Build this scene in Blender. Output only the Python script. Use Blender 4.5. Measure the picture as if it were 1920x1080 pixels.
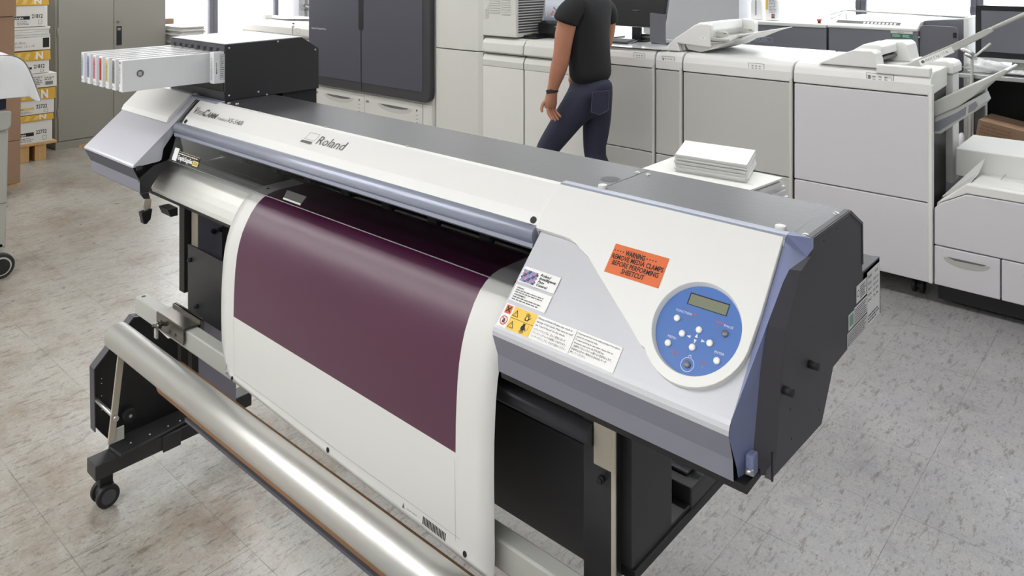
import bpy, bmesh, math, random
from mathutils import Vector, Matrix
random.seed(7)
D = bpy.data
C = bpy.context.scene.collection
for o in list(D.objects): D.objects.remove(o)
sc = bpy.context.scene

# ------------------------------------------------------------ camera, world, light, exposure
cam = D.objects.new('camera', D.cameras.new('camera')); C.objects.link(cam)
cam.data.lens = 27.0; cam.data.sensor_width = 36.0
cam.data.shift_y = -601 / 1920
cam.data.clip_start = 0.05; cam.data.clip_end = 100
cam.location = (0, 0, 1.69)
cam.rotation_euler = (math.radians(90), 0, math.radians(90 - 48.54))
sc.camera = cam
sc.view_settings.view_transform = 'Standard'
sc.view_settings.look = 'None'
sc.view_settings.exposure = 0.0
sc.view_settings.gamma = 1.0
sc.view_settings.use_curve_mapping = False
w = D.worlds.new('daylight'); sc.world = w; w.use_nodes = True
w.node_tree.nodes['Background'].inputs[0].default_value = (0.93, 0.96, 1.0, 1)
w.node_tree.nodes['Background'].inputs[1].default_value = 2.4

def area(name, loc, rot, sx, sy, power, col=(1, 1, 1)):
    l = D.lights.new(name, 'AREA'); l.shape = 'RECTANGLE'; l.size = sx; l.size_y = sy
    l.energy = power; l.color = col
    o = D.objects.new(name, l); C.objects.link(o); o.location = loc; o.rotation_euler = rot
    return o
PI = math.pi
# daylight standing outside the two window walls
area('daylight_back', (-3.6, 9.2, 1.9), (math.radians(-78), 0, 0), 8.0, 2.6, 520, (0.93, 0.96, 1.0))
area('daylight_left', (-9.4, 4.0, 1.9), (math.radians(78), 0, math.radians(-90)), 5.0, 2.6, 300, (0.95, 0.97, 1.0))
CEIL_E = 13.0

# ------------------------------------------------------------ materials
def mat(name, col, rough=0.5, metal=0.0, emit=None, es=1.0, noise=None, bump=None, spec=0.5, trans=0.0, coat=0.0):
    m = D.materials.new(name); m.use_nodes = True
    nt = m.node_tree; b = nt.nodes['Principled BSDF']
    b.inputs['Base Color'].default_value = (*col, 1)
    b.inputs['Roughness'].default_value = rough
    b.inputs['Metallic'].default_value = metal
    b.inputs['Specular IOR Level'].default_value = spec
    if coat: b.inputs['Coat Weight'].default_value = coat; b.inputs['Coat Roughness'].default_value = 0.15
    if trans: b.inputs['Transmission Weight'].default_value = trans
    if emit:
        b.inputs['Emission Color'].default_value = (*emit, 1); b.inputs['Emission Strength'].default_value = es
    if noise or bump:
        tc = nt.nodes.new('ShaderNodeTexCoord')
        n = nt.nodes.new('ShaderNodeTexNoise'); n.inputs['Detail'].default_value = 4
        n.inputs['Scale'].default_value = (noise or bump)[0]
        mp = nt.nodes.new('ShaderNodeMapping')
        st = (noise or bump)[2] if len(noise or bump) > 2 else (1, 1, 1)
        mp.inputs['Scale'].default_value = st
        nt.links.new(tc.outputs['Object'], mp.inputs[0]); nt.links.new(mp.outputs[0], n.inputs[0])
        if noise:
            r = nt.nodes.new('ShaderNodeMixRGB'); r.blend_type = 'MIX'
            a = noise[1]
            r.inputs[1].default_value = (*[c * (1 - a) for c in col], 1)
            r.inputs[2].default_value = (*[min(1, c * (1 + a)) for c in col], 1)
            nt.links.new(n.outputs['Fac'], r.inputs[0]); nt.links.new(r.outputs[0], b.inputs['Base Color'])
        if bump:
            bp = nt.nodes.new('ShaderNodeBump'); bp.inputs['Strength'].default_value = bump[1]
            bp.inputs['Distance'].default_value = 0.002
            if noise:
                n2 = nt.nodes.new('ShaderNodeTexNoise'); n2.inputs['Scale'].default_value = bump[0]
                nt.links.new(tc.outputs['Object'], n2.inputs[0]); nt.links.new(n2.outputs['Fac'], bp.inputs['Height'])
            else: nt.links.new(n.outputs['Fac'], bp.inputs['Height'])
            nt.links.new(bp.outputs[0], b.inputs['Normal'])
    return m
def srgb(r, g, b):
    f = lambda c: (c / 255 / 12.92) if c <= 10 else ((c / 255 + 0.055) / 1.055) ** 2.4
    return (f(r), f(g), f(b))
M = dict(
    white=mat('white_plastic', srgb(232, 232, 229), 0.42, noise=(300, 0.01)),
    cream=mat('cream_plastic', srgb(214, 214, 208), 0.38),
    cream2=mat('cream_panel', srgb(196, 196, 192), 0.45, noise=(180, 0.015)),
    grey_pl=mat('silver_painted_panel', srgb(196, 197, 202), 0.38, 0.15, noise=(400, 0.03)),
    silver_cap=mat('silver_side_cover', srgb(204, 205, 214), 0.33, 0.5),
    blue=mat('slate_blue_plastic', srgb(126, 134, 170), 0.38, 0.1),
    bluegrey=mat('blue_grey_handle', srgb(172, 177, 194), 0.3, 0.35),
    lip=mat('grey_front_lip', srgb(132, 132, 144), 0.4, 0.1),
    black=mat('black_metal', srgb(46, 46, 48), 0.42, noise=(120, 0.06)),
    charcoal=mat('charcoal_side_panel', srgb(72, 70, 76), 0.5, noise=(150, 0.05)),
    dark_top=mat('dark_brushed_cover', srgb(74, 73, 78), 0.30, 0.3, bump=(90, 0.10)),
    deep=mat('deep_black', srgb(22, 22, 23), 0.5),
    rubber=mat('rubber', srgb(34, 34, 35), 0.6),
    steel=mat('steel', srgb(200, 200, 198), 0.3, 0.9),
    nickel=mat('dark_nickel', srgb(120, 116, 110), 0.18, 0.9),
    alu=mat('aluminium_tube', srgb(212, 211, 206), 0.40, 0.8, bump=(400, 0.05)),
    apron=mat('apron_aluminium', srgb(222, 222, 216), 0.42, 0.3),
    beam=mat('grey_beam', srgb(186, 187, 181), 0.45, 0.1),
    beige=mat('beige_metal', srgb(176, 168, 152), 0.45),
    lilac=mat('lilac_grey_metal', srgb(140, 139, 152), 0.4, 0.2),
    kraft=mat('kraft_board', srgb(164, 122, 84), 0.75, noise=(60, 0.08)),
    carton=mat('brown_carton', srgb(148, 119, 96), 0.8, noise=(25, 0.08)),
    carton_dk=mat('carton_seam', srgb(102, 74, 54), 0.85),
    paper=mat('paper', srgb(232, 232, 228), 0.7),
    paper2=mat('paper_edges', srgb(222, 222, 220), 0.8, noise=(300, 0.08, (1, 1, 8))),
    yellow=mat('yellow_board', srgb(222, 176, 66), 0.6, noise=(14, 0.10)),
    wood=mat('pallet_wood', srgb(206, 166, 112), 0.75, noise=(12, 0.16, (1, 8, 1))),
    cabinet=mat('grey_enamel', srgb(150, 148, 140), 0.42),
    cloth=mat('white_cloth', srgb(226, 228, 230), 0.9, bump=(140, 0.35)),
    navy=mat('navy_plastic', srgb(36, 40, 62), 0.5),
    bin=mat('grey_bin_plastic', srgb(168, 168, 160), 0.5),
    press=mat('press_dark_door', srgb(86, 86, 98), 0.4, 0.2),
    press_rim=mat('press_door_rim', srgb(64, 64, 68), 0.4),
    rear=mat('grey_machine_panel', srgb(126, 127, 136), 0.5),
    rear_dk=mat('grey_machine_door', srgb(108, 108, 116), 0.5),
    ink=mat('ink_black', (0.012, 0.012, 0.014), 0.6),
    inkgrey=mat('logo_grey', srgb(104, 104, 104), 0.5),
    orange=mat('orange_sticker', srgb(224, 112, 62), 0.55),
    sticker=mat('white_sticker', srgb(240, 240, 238), 0.5),
    stickline=mat('sticker_line', srgb(70, 70, 100), 0.6),
    ylab=mat('yellow_label', srgb(240, 200, 84), 0.5),
    red=mat('red_mark', srgb(206, 70, 62), 0.5), bayt=mat('bay_top_sheen', srgb(176, 176, 180), 0.36, 0.8),
    redtxt=mat('red_print', srgb(216, 110, 96), 0.5),
    panelblue=mat('control_disc_blue', srgb(74, 114, 182), 0.36),
    lcd=mat('lcd_glass', srgb(128, 132, 112), 0.25),
    button=mat('button_white', srgb(244, 244, 242), 0.28),
    buttong=mat('button_grey', srgb(120, 122, 126), 0.22, 0.2),
    wtxt=mat('white_print', srgb(226, 230, 240), 0.5),
    green=mat('green_label', srgb(58, 134, 104), 0.5),
    greenl=mat('pale_green', srgb(130, 180, 150), 0.5),
    pink=mat('pink_label', srgb(222, 140, 152), 0.5),
    lblue=mat('pale_blue_label', srgb(186, 196, 216), 0.5),
    lcyan=mat('grey_blue_label', srgb(140, 148, 180), 0.5),
    lyel=mat('yellow_ink_label', srgb(232, 206, 116), 0.5),
    lgrey=mat('grey_label', srgb(130, 130, 130), 0.5),
    cart=mat('cartridge_plastic', srgb(226, 227, 229), 0.35, coat=0.3),
    screen=mat('screen_black', srgb(26, 27, 30), 0.22),
    frame_dk=mat('window_frame_dark', srgb(104, 104, 114), 0.5),
    skin=mat('skin', srgb(178, 122, 96), 0.55, noise=(30, 0.08)),
    shirt=mat('black_cotton', srgb(21, 21, 24), 0.85, bump=(60, 0.3)),
    jeans=mat('dark_denim', srgb(44, 47, 66), 0.85, noise=(90, 0.15), bump=(220, 0.3)),
    stitch=mat('denim_stitch', srgb(96, 98, 112), 0.8),
    hair=mat('hair', srgb(46, 36, 30), 0.7, bump=(200, 0.5)),
    tattoo=mat('tattoo_ink', srgb(70, 70, 68), 0.6),
    bag=mat('crumpled_plastic_bag', srgb(225, 226, 228), 0.25, bump=(30, 0.8)),
    ceil=mat('ceiling_tile', srgb(225, 225, 222), 0.9),
    wall=mat('wall_paint', srgb(212, 213, 212), 0.8),
    pier=mat('pier_paint', srgb(168, 168, 171), 0.8),
    lamp=mat('lamp_diffuser', (0.9, 0.9, 0.9), 0.6, emit=(1.0, 1.0, 1.0), es=CEIL_E),
    chairg=mat('grey_fabric', srgb(100, 101, 110), 0.8),
)
def blind_mat():
    m = D.materials.new('blind_slat'); m.use_nodes = True; nt = m.node_tree
    nt.nodes.remove(nt.nodes['Principled BSDF']); out = nt.nodes['Material Output']
    a = nt.nodes.new('ShaderNodeBsdfDiffuse'); a.inputs[0].default_value = (0.86, 0.86, 0.86, 1)
    b = nt.nodes.new('ShaderNodeBsdfTranslucent'); b.inputs[0].default_value = (0.86, 0.87, 0.88, 1)
    mx = nt.nodes.new('ShaderNodeMixShader'); mx.inputs[0].default_value = 0.55
    nt.links.new(a.outputs[0], mx.inputs[1]); nt.links.new(b.outputs[0], mx.inputs[2]); nt.links.new(mx.outputs[0], out.inputs[0])
    return m
M['blind'] = blind_mat()
def glass_mat(name, tint, fres=0.12, rough=0.03):
    m = D.materials.new(name); m.use_nodes = True; nt = m.node_tree
    nt.nodes.remove(nt.nodes['Principled BSDF']); out = nt.nodes['Material Output']
    t = nt.nodes.new('ShaderNodeBsdfTransparent'); t.inputs[0].default_value = (*tint, 1)
    g = nt.nodes.new('ShaderNodeBsdfGlossy'); g.inputs['Roughness'].default_value = rough
    lw = nt.nodes.new('ShaderNodeLayerWeight'); lw.inputs[0].default_value = fres
    mx = nt.nodes.new('ShaderNodeMixShader')
    nt.links.new(lw.outputs['Fresnel'], mx.inputs[0]); nt.links.new(t.outputs[0], mx.inputs[1]); nt.links.new(g.outputs[0], mx.inputs[2])
    nt.links.new(mx.outputs[0], out.inputs[0])
    return m
M['smoke'] = glass_mat('smoked_cover', (0.40, 0.40, 0.41), 0.10, 0.06)
M['pane'] = glass_mat('window_pane', (0.97, 0.98, 0.98), 0.10, 0.0)
M['acrylic'] = glass_mat('clear_acrylic', (0.86, 0.87, 0.88), 0.2, 0.02)

def floor_mat():
    m = D.materials.new('vinyl_tiles'); m.use_nodes = True; nt = m.node_tree; N = nt.nodes; L = nt.links
    b = N['Principled BSDF']
    tc = N.new('ShaderNodeTexCoord')
    def noise(scale, st=(1, 1, 1), det=4, rot=0, rough=0.6, off=(0, 0, 0)):
        mp = N.new('ShaderNodeMapping'); mp.inputs['Scale'].default_value = st; mp.inputs['Rotation'].default_value = (0, 0, rot); mp.inputs['Location'].default_value = off
        n = N.new('ShaderNodeTexNoise'); n.inputs['Scale'].default_value = scale; n.inputs['Detail'].default_value = det; n.inputs['Roughness'].default_value = rough
        L.new(tc.outputs['Object'], mp.inputs[0]); L.new(mp.outputs[0], n.inputs[0]); return n.outputs['Fac']
    def ramp(s, p0, p1, c0=(0, 0, 0), c1=(1, 1, 1)):
        r = N.new('ShaderNodeValToRGB'); r.color_ramp.elements[0].position = p0; r.color_ramp.elements[1].position = p1
        r.color_ramp.elements[0].color = (*c0, 1); r.color_ramp.elements[1].color = (*c1, 1); L.new(s, r.inputs[0]); return r.outputs[0]
    def mix(f, a, bb, k=None, typ='MIX'):
        x = N.new('ShaderNodeMixRGB'); x.blend_type = typ
        if k is not None:
            mu = N.new('ShaderNodeMath'); mu.operation = 'MULTIPLY'; mu.inputs[1].default_value = k; L.new(f, mu.inputs[0]); f = mu.outputs[0]
        L.new(f, x.inputs[0])
        for i, c in ((1, a), (2, bb)):
            if isinstance(c, tuple): x.inputs[i].default_value = (*c, 1)
            else: L.new(c, x.inputs[i])
        return x.outputs[0]
    # tiles: warmer left, cooler right, local light tinted into the base colour
    sep = N.new('ShaderNodeSeparateXYZ'); L.new(tc.outputs['Object'], sep.inputs[0])
    mr = N.new('ShaderNodeMapRange'); mr.inputs[1].default_value = -2.2; mr.inputs[2].default_value = -0.9; L.new(sep.outputs[0], mr.inputs[0])
    base = mix(mr.outputs[0], srgb(168, 164, 154), srgb(156, 155, 159))
    base = mix(ramp(noise(9), 0.35, 0.7), base, srgb(172, 170, 165), 0.55)
    # chips in the marbled vinyl, streaked
    base = mix(ramp(noise(85, (1, 0.4, 1), 2, 0.2), 0.60, 0.68), base, srgb(186, 185, 181), 0.45)
    base = mix(ramp(noise(70, (0.45, 1, 1), 2, 0.1, 0.6, (3, 1, 0)), 0.62, 0.70), base, srgb(120, 117, 113), 0.5)
    base = mix(ramp(noise(240, (1, .5, 1), 3, .3), .42, .62), base, srgb(136, 133, 128), .35)
    # brown wear stains, mostly on the left
    inv = N.new('ShaderNodeMath'); inv.operation = 'SUBTRACT'; inv.inputs[0].default_value = 1.0; L.new(mr.outputs[0], inv.inputs[1])
    st = ramp(noise(1.9, (1, 1, 1), 8, 0, 0.78), 0.46, 0.66)
    mu = N.new('ShaderNodeMath'); mu.operation = 'MULTIPLY'; L.new(st, mu.inputs[0]); L.new(inv.outputs[0], mu.inputs[1])
    base = mix(mu.outputs[0], base, srgb(126, 104, 82), 0.75)
    st2 = ramp(noise(4.5, (1, 1, 1), 10, 0, 0.82, (5, 2, 0)), 0.52, 0.68)
    base = mix(st2, base, srgb(112, 109, 110), 0.55)
    # scratches
    for sc_, stv, rt, of, lo, kf in ((34, (1, .30, 1), .5, (0, 0, 0), .565, .55), (40, (1, .26, 1), -.75, (7, 3, 0), .575, .5), (28, (1, .10, 1), 1.25, (2, 8, 0), .62, .65), (24, (1, .08, 1), -.2, (4, 1, 0), .625, .65), (90, (1, .45, 1), .9, (1, 2, 0), .56, .4)):
        s = ramp(noise(sc_, stv, 6, rt, 0.75, of), lo, lo + .05)
        base = mix(s, base, srgb(88, 80, 72), kf)
    base = mix(ramp(noise(60, (1, .35, 1), 5, .6, .7, (8, 8, 0)), .63, .70), base, srgb(196, 194, 190), .5)
    # seams between the tiles
    br = N.new('ShaderNodeTexBrick'); br.offset = 0.0; br.squash = 1.0
    br.inputs['Scale'].default_value = 1.0; br.inputs['Brick Width'].default_value = 0.345; br.inputs['Row Height'].default_value = 0.3525
    br.inputs['Mortar Size'].default_value = 0.0013; br.inputs['Mortar Smooth'].default_value = 0.3
    mp = N.new('ShaderNodeMapping'); mp.inputs['Location'].default_value = (0.670 + 0.345 * 40, -0.815 + 0.3525 * 20, 0)
    L.new(tc.outputs['Object'], mp.inputs[0]); L.new(mp.outputs[0], br.inputs[0])
    wv = ramp(noise(6, (1, 1, 1), 3, 0, .6, (9, 9, 0)), 0.3, 0.6)
    f = N.new('ShaderNodeMath'); f.operation = 'MULTIPLY'; L.new(br.outputs['Fac'], f.inputs[0]); L.new(wv, f.inputs[1])
    base = mix(f.outputs[0], base, srgb(92, 84, 76), 0.85)
    L.new(base, b.inputs['Base Color'])
    rr = N.new('ShaderNodeMapRange'); rr.inputs[3].default_value = 0.20; rr.inputs[4].default_value = 0.42
    L.new(noise(14, (1, 1, 1), 5, 0, .7), rr.inputs[0]); L.new(rr.outputs[0], b.inputs['Roughness'])
    b.inputs['Specular IOR Level'].default_value = 0.6
    bp = N.new('ShaderNodeBump'); bp.inputs['Strength'].default_value = 0.08; bp.inputs['Distance'].default_value = 0.002
    L.new(noise(40), bp.inputs['Height']); L.new(bp.outputs[0], b.inputs['Normal'])
    return m
M['floor'] = floor_mat()

# ------------------------------------------------------------ mesh builder
class MB:
    def __init__(s): s.v = []; s.f = []; s.mi = []; s.sm = []; s.mats = []; s.cur = 0; s.smooth = False
    def use(s, name):
        if name not in s.mats: s.mats.append(name)
        s.cur = s.mats.index(name); return s
    def face(s, idx, smooth=None):
        s.f.append(tuple(idx)); s.mi.append(s.cur); s.sm.append(s.smooth if smooth is None else smooth)
    def add(s, pts): n = len(s.v); s.v += [tuple(p) for p in pts]; return n
    def poly(s, pts, smooth=False): n = s.add(pts); s.face(range(n, n + len(pts)), smooth); return s
    def box(s, x0, x1, y0, y1, z0, z1):
        n = s.add([(x0, y0, z0), (x1, y0, z0), (x1, y1, z0), (x0, y1, z0), (x0, y0, z1), (x1, y0, z1), (x1, y1, z1), (x0, y1, z1)])
        for q in ((0, 3, 2, 1), (4, 5, 6, 7), (0, 1, 5, 4), (1, 2, 6, 5), (2, 3, 7, 6), (3, 0, 4, 7)): s.face([n + i for i in q], False)
        return s
    def prism(s, pts, ax, a, b, caps=True, smooth=False, closed=True):
        def P(p, t): return (t, p[0], p[1]) if ax == 'x' else ((p[0], t, p[1]) if ax == 'y' else (p[0], p[1], t))
        k = len(pts); n = s.add([P(p, a) for p in pts] + [P(p, b) for p in pts])
        for i in range(k if closed else k - 1): j = (i + 1) % k; s.face((n + i, n + j, n + k + j, n + k + i), smooth)
        if caps and closed: s.face(range(n + k - 1, n - 1, -1), False); s.face(range(n + k, n + 2 * k), False)
        return s
    def tube(s, path, r, n=16, caps=True, smooth=True):
        path = [Vector(p) for p in path]; rs = r if isinstance(r, (list, tuple)) else [r] * len(path)
        up = None; rings = []
        for i, p in enumerate(path):
            d = (path[min(i + 1, len(path) - 1)] - path[max(i - 1, 0)]).normalized()
            if up is None: up = Vector((0, 0, 1)) if abs(d.z) < 0.9 else Vector((1, 0, 0))
            a = d.cross(up).normalized(); bb = a.cross(d).normalized(); up = bb
            rings.append(s.add([p + rs[i] * (math.cos(2 * PI * k / n) * a + math.sin(2 * PI * k / n) * bb) for k in range(n)]))
        for i in range(len(rings) - 1):
            for k in range(n): s.face((rings[i] + k, rings[i] + (k + 1) % n, rings[i + 1] + (k + 1) % n, rings[i + 1] + k), smooth)
        if caps: s.face([rings[0] + k for k in range(n - 1, -1, -1)], False); s.face([rings[-1] + k for k in range(n)], False)
        return s
    def ball(s, c, r, n=12, sc3=(1, 1, 1), half=False):
        c = Vector(c); m = n // 2; rows = []
        for i in range(m + 1):
            th = PI * i / m * (0.5 if half else 1)
            rows.append(s.add([(c.x + r * sc3[0] * math.sin(th) * math.cos(2 * PI * k / n), c.y + r * sc3[1] * math.sin(th) * math.sin(2 * PI * k / n), c.z + r * sc3[2] * math.cos(th)) for k in range(n)]))
        for i in range(m):
            for k in range(n): s.face((rows[i] + k, rows[i + 1] + k, rows[i + 1] + (k + 1) % n, rows[i] + (k + 1) % n), True)
        return s
    def build(s, name, parent=None, bevel=0, seg=2, sub=0, solid=0, autosm=True):
        me = D.meshes.new(name); me.from_pydata(s.v, [], s.f)
        for nm in s.mats: me.materials.append(M[nm])
        me.polygons.foreach_set('material_index', s.mi); me.polygons.foreach_set('use_smooth', s.sm)
        bm = bmesh.new(); bm.from_mesh(me); bmesh.ops.remove_doubles(bm, verts=bm.verts, dist=1e-6) if bevel or sub else None
        bmesh.ops.recalc_face_normals(bm, faces=bm.faces)
        bm.to_mesh(me); bm.free(); me.update()
        o = D.objects.new(name, me); C.objects.link(o)
        if parent: o.parent = parent; o.matrix_parent_inverse = parent_inv(parent)
        if solid:
            md = o.modifiers.new('solid', 'SOLIDIFY'); md.thickness = solid; md.offset = 0
        if bevel:
            md = o.modifiers.new('bevel', 'BEVEL'); md.width = bevel; md.segments = seg; md.limit_method = 'ANGLE'; md.angle_limit = math.radians(32); md.harden_normals = False
        if sub:
            md = o.modifiers.new('sub', 'SUBSURF'); md.levels = sub; md.render_levels = sub
        return o
def parent_inv(p):
    return Matrix.Translation(-p.location) if p.type == 'EMPTY' else Matrix.Identity(4)
def tag(o, label, cat, group=None, kind=None):
    if label: o['label'] = label
    if cat: o['category'] = cat
    if group: o['group'] = group
    if kind: o['kind'] = kind
    return o
def thing(name, label, cat, loc, group=None):
    o = D.objects.new(name, None); C.objects.link(o); o.location = loc; o.empty_display_size = 0.05
    return tag(o, label, cat, group)
def struct(o): o['kind'] = 'structure'; return o
def copy_tree(o, parent=None):
    c = o.copy(); C.objects.link(c)
    if parent: c.parent = parent
    for ch in [k for k in D.objects if k.parent == o]: copy_tree(ch, c)
    return c
def kids(o): return [k for k in D.objects if k.parent == o]

_tc = {}
def text_geo(body, bold=0.0, shear=0.0, res=2):
    key = (body, bold, shear, res)
    if key in _tc: return _tc[key]
    cu = D.curves.new('t', 'FONT'); cu.body = body; cu.resolution_u = res; cu.offset = bold; cu.shear = shear; cu.fill_mode = 'FRONT'
    o = D.objects.new('t', cu); C.objects.link(o)
    dg = bpy.context.evaluated_depsgraph_get(); ev = o.evaluated_get(dg); me = ev.to_mesh()
    vs = [(v.co.x, v.co.y) for v in me.vertices]; fs = [tuple(p.vertices) for p in me.polygons]
    ev.to_mesh_clear(); D.objects.remove(o); D.curves.remove(cu)
    w_ = (max(v[0] for v in vs) if vs else 1); x0 = (min(v[0] for v in vs) if vs else 0)
    _tc[key] = (vs, fs, x0, w_); return _tc[key]
class Fr:   # a flat frame on a surface: O + u*U + v*V + n*N
    def __init__(s, O, U, V): s.O = Vector(O); s.U = Vector(U).normalized(); s.V = Vector(V).normalized(); s.N = s.U.cross(s.V)
    def p(s, u, v, n=0.0): return s.O + s.U * u + s.V * v + s.N * n
def text(mb, fr, s, u, v, h, m, width=None, n=0.0008, bold=0.0, shear=0.0, align='L'):
    vs, fs, x0, x1 = text_geo(s, bold, shear)
    k = h / 0.70; kx = k
    if width: kx = width / max(1e-6, (x1 - x0))
    w_ = (x1 - x0) * kx; off = {'L': 0, 'C': -w_ / 2, 'R': -w_}[align]
    mb.use(m); b = mb.add([fr.p(u + off + (q[0] - x0) * kx, v + q[1] * k, n) for q in vs])
    for f in fs: mb.face([b + i for i in f], False)
def rect(mb, fr, u0, u1, v0, v1, m, n=0.0005):
    mb.use(m).poly([fr.p(u0, v0, n), fr.p(u1, v0, n), fr.p(u1, v1, n), fr.p(u0, v1, n)])
def disc(mb, fr, u, v, r, m, n=0.0006, k=24, r2=None):
    mb.use(m)
    if r2 is None: mb.poly([fr.p(u + r * math.cos(2 * PI * i / k), v + r * math.sin(2 * PI * i / k), n) for i in range(k)])
    else:
        for i in range(k):
            a, b = 2 * PI * i / k, 2 * PI * (i + 1) / k
            mb.poly([fr.p(u + r * math.cos(a), v + r * math.sin(a), n), fr.p(u + r * math.cos(b), v + r * math.sin(b), n), fr.p(u + r2 * math.cos(b), v + r2 * math.sin(b), n), fr.p(u + r2 * math.cos(a), v + r2 * math.sin(a), n)])
def outline(mb, fr, u0, u1, v0, v1, t, m, n=0.0007):
    for a, b, c, d in ((u0, u1, v0, v0 + t), (u0, u1, v1 - t, v1), (u0, u0 + t, v0, v1), (u1 - t, u1, v0, v1)): rect(mb, fr, a, b, c, d, m, n)
def lines(mb, fr, u0, u1, v0, v1, k, m, n=0.0008, frac=0.45, ragged=0.3):   # lines of print too small to read
    dv = (v1 - v0) / k
    for i in range(k):
        v = v1 - (i + 1) * dv + dv * (1 - frac) / 2; ue = u1 - random.random() * ragged * (u1 - u0); u = u0
        while u < ue:
            wd = (0.6 + random.random() * 2.2) * dv * 0.9
            rect(mb, fr, u, min(ue, u + wd), v, v + dv * frac, m, n); u += wd + dv * 0.35
def arc(cx, cy, r, a0, a1, k): return [(cx + r * math.cos(math.radians(a0 + (a1 - a0) * i / k)), cy + r * math.sin(math.radians(a0 + (a1 - a0) * i / k))) for i in range(k + 1)]

# ------------------------------------------------------------ setting
def plane(name, pts, m, th=None):
    b = MB().use(m); b.poly(pts); return struct(b.build(name))
WX, WY, ZC = -8.4, 8.0, 3.05
plane('floor', [(WX - .1, -5, 0), (4.5, -5, 0), (4.5, WY + .1, 0), (WX - .1, WY + .1, 0)], 'floor')
plane('ceiling', [(WX, -5, ZC), (WX, WY, ZC), (4.5, WY, ZC), (4.5, -5, ZC)], 'ceil')
plane('wall_front', [(WX, -5, 0), (WX, -5, ZC), (4.5, -5, ZC), (4.5, -5, 0)], 'wall')
plane('wall_right', [(4.5, -5, 0), (4.5, -5, ZC), (4.5, WY, ZC), (4.5, WY, 0)], 'wall')
# left wall: solid up to the cabinet, then windows, then a pier
b = MB().use('wall')
b.box(WX - .2, WX, -5, 3.35, 0, ZC); b.box(WX - .2, WX, 3.35, 5.36, 0, 0.62); b.box(WX - .2, WX, 3.35, 5.36, 2.75, ZC); b.box(WX - .2, WX, 5.36, WY, 0, ZC)
struct(b.build('wall_left'))
b = MB().use('wall')
b.box(WX, 4.5, WY, WY + .2, 0, 0.45); b.box(WX, 4.5, WY, WY + .2, 2.75, ZC)
b.box(WX, -6.9, WY, WY + .2, .45, 2.75); b.box(2.3, 4.5, WY, WY + .2, .45, 2.75)
struct(b.build('wall_back'))
b = MB().use('pier').box(-4.78, -3.598, 7.72, WY, 0, ZC); struct(b.build('trim_1', bevel=.004))
b = MB().use('pier').box(WX, WX + .16, 5.36, 6.2, 0, ZC); struct(b.build('trim_2', bevel=.004))

blind_n = 0
def window(n, along, a, bb, z0, z1, label=None):
    """along 'x' on the back wall, 'y' on the left wall"""
    global blind_n
    t = .035
    def bx(m_, u0, u1, d0, d1, za, zb, mb):
        mb.use(m_)
        if along == 'x': mb.box(u0, u1, WY + d0, WY + d1, za, zb)
        else: mb.box(WX - d1, WX - d0, u0, u1, za, zb)
    fb = MB()
    bx('frame_dk', a + .001, a + .05, -.03, .1, z0, z1, fb); bx('frame_dk', bb - .05, bb - .001, -.03, .1, z0, z1, fb)
    bx('frame_dk', a + .05, bb - .05, .03, .1, z0, z0 + .05, fb); bx('frame_dk', a + .05, bb - .05, .03, .1, z1 - .05, z1, fb)
    wo = struct(fb.build('window_%d' % n, bevel=.003))
    g = MB(); bx('pane', a + .05, bb - .05, .08, .086, z0 + .05, z1 - .05, g); g.build('pane', wo)
    if label is None: return
    s = MB().use('blind'); z = z0 + .03
    while z < z1 - .06:
        dz = .0115
        # slats tilted nearly shut, small gaps let the daylight through
        u0, u1 = a + .055, bb - .055
        if along == 'x': s.poly([(u0, WY + .006, z), (u1, WY + .006, z), (u1, WY + .024, z + .021), (u0, WY + .024, z + .021)])
        else: s.poly([(WX - .006, u0, z), (WX - .006, u1, z), (WX - .024, u1, z + .021), (WX - .024, u0, z + .021)])
        z += .025
    o = s.build('slats', None)
    th = thing('window_blind', label, 'blind', ((a + bb) / 2 if along == 'x' else WX, WY if along == 'x' else (a + bb) / 2, z0), 'white slatted blinds in the windows')
    o.parent = th; o.matrix_parent_inverse = parent_inv(th)
    h = MB(); bx('white', a + .052, bb - .052, -.0, .035, z1 - .055, z1 - .01, h); h.build('headrail', th)
    for q in range(3):
        cpos = a + (bb - a) * (q + .5) / 3; hc = MB()
        if along == 'x': hc.use('cream').tube([(cpos, WY + .004, z0 + .03), (cpos, WY + .004, z1 - .05)], .0012, 6)
        else: hc.use('cream').tube([(WX - .004, cpos, z0 + .03), (WX - .004, cpos, z1 - .05)], .0012, 6)
        hc.build('ladder_cord', th)
window(1, 'y', 3.40, 4.325, .62, 2.75, 'white slatted blind in the window right beside the grey cabinet')
window(2, 'y', 4.325, 5.16, .62, 2.75, 'white slatted blind in the window behind the cream scanner left of the dark press')
window(3, 'x', -6.9, -5.77, .45, 2.75, 'white slatted blind behind the computer monitor, left of its dark mullion')
window(4, 'x', -5.77, -4.86, .45, 2.75, 'white slatted blind glimpsed under the large monitor beside the grey pier')
window(5, 'x', -3.40, -2.441, .45, 2.75, 'white slatted blind behind the white pouch standing on the clear machine cover')
window(6, 'x', -2.441, -1.445, .45, 2.75, 'white slatted blind behind the grey machine with the green label')
window(7, 'x', -1.445, -.1, .45, 2.75, 'white slatted blind at the far right behind the black monitor')
# remaining windows of the same wall, beyond the frame on the right
window(8, 'x', -.1, 1.1, .45, 2.75, 'white slatted blind past the right edge, beside the monitor')
window(9, 'x', 1.1, 2.3, .45, 2.75, 'white slatted blind past the right edge, furthest from the pier')

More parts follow.
